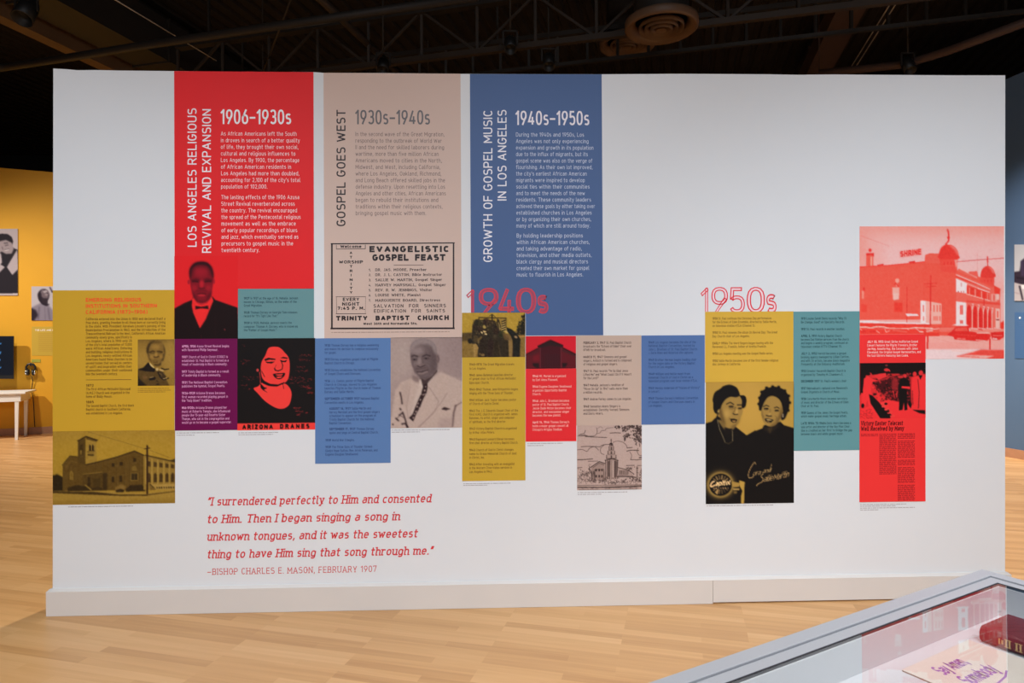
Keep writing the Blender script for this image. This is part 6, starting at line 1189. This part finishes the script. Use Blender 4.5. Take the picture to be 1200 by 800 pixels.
pipe('ceiling_pipe', [at_z(1240, 12, 5.0), at_z(1110, 60, 5.0), at_z(1060, 75.5, 5.1), at_z(960, 86, 5.2)], .05, dimb, 'brown pipe bending down toward the top right corner of the partition', group='roof pipes')
pipe('ceiling_pipe', [at_z(-30, 84, 5.0), at_z(80, 67.5, 5.0), at_z(160, 54.5, 5.0), at_z(300, 34, 5.0), at_z(560, -4, 5.0)], .045, darkm, 'black pipe sloping across above the left half of the partition', group='roof pipes')
def diffuser(px, py, z, r, label):
    c = at_z(px, py, z); t = empty('air_diffuser', (c[0], c[1], c[2] + .08), label, 'air vent', 'round air vents')
    M = Matrix.Translation(Vector(c)); ring = mat('vent_brown', (.12, .07, .042), .5, .35, noise=.1, nscale=5)
    MB().lathe([(r, .05), (r * 1.0, .0), (r * .93, -.02), (r * .70, .06), (r * .70, .08), (r, .07), (r, .05)], 40, M).build('outer_ring', ring, t)
    for i, k in enumerate((.62, .46, .31)):
        MB().lathe([(r * k, .02 - .012 * i), (r * k * .98, -.02 - .012 * i), (r * (k - .11), .05 - .01 * i), (r * (k - .11), .06), (r * k, .03)], 36, M).build('vane_ring', ring, t)
    MB().lathe([(r * .15, -.03), (0, -.035)], 24, M).build('centre_disc', ring, t); MB().lathe([(r * .15, .06), (r * .15, -.03)], 24, M).build('hub', ring, t)
    MB().lathe([(r * .75, .075), (r * .75, ZDECK - c[2] + .02)], 32, M).build('duct_neck', darkm, t)
diffuser(775, 33, 4.8, .38, 'large round brown air vent of concentric rings above the partition')
diffuser(735, 54, 5.6, .38, 'smaller round air vent half behind the large one')
def lamp(px, py, z, label, s=1):
    c = at_z(px, py, z); t = empty('track_spotlight', (c[0], c[1], c[2] + .2 * s), label, 'spotlight', 'dark track spotlights')
    d = Vector((0, -.5, -.86)).normalized(); cc = Vector(c); q = d.to_track_quat('Z', 'Y').to_matrix().to_4x4(); q.translation = cc
    MB().lathe([(0, -.11 * s), (.055 * s, -.11 * s), (.07 * s, -.06 * s), (.075 * s, .1 * s), (.07 * s, .1 * s), (.06 * s, .02 * s), (0, .02 * s)], 20, q).build('head', mat('lamp_black', (.008, .008, .008), .5), t)
    mb = MB(); mb.bar(cc + Vector((-.085 * s, 0, 0)), cc + Vector((-.085 * s, 0, .16 * s)), .012, .02); mb.bar(cc + Vector((.085 * s, 0, 0)), cc + Vector((.085 * s, 0, .16 * s)), .012, .02); mb.bar(cc + Vector((-.085 * s, 0, .16 * s)), cc + Vector((.085 * s, 0, .16 * s)), .012, .02)
    mb.build('yoke', darkm, t); MB().tube([cc + Vector((0, 0, .16 * s)), Vector((c[0], c[1], ZDECK + .02))], .012, 8).build('stem', darkm, t)
lamp(598, 52, 5.1, 'dark spotlight on the truss above the tall blue panel')
lamp(643, 72, 5.0, 'dark spotlight just over the top edge of the tall blue panel')
lamp(449, 77, 5.0, 'dark spotlight just over the top edge of the beige panel')
lamp(31, 13, 4.9, 'dark spotlight in the top left corner, beyond the rust brown beam', 1.3)
lamp(1064, 77, 5.0, 'dark spotlight near the top right corner of the partition')
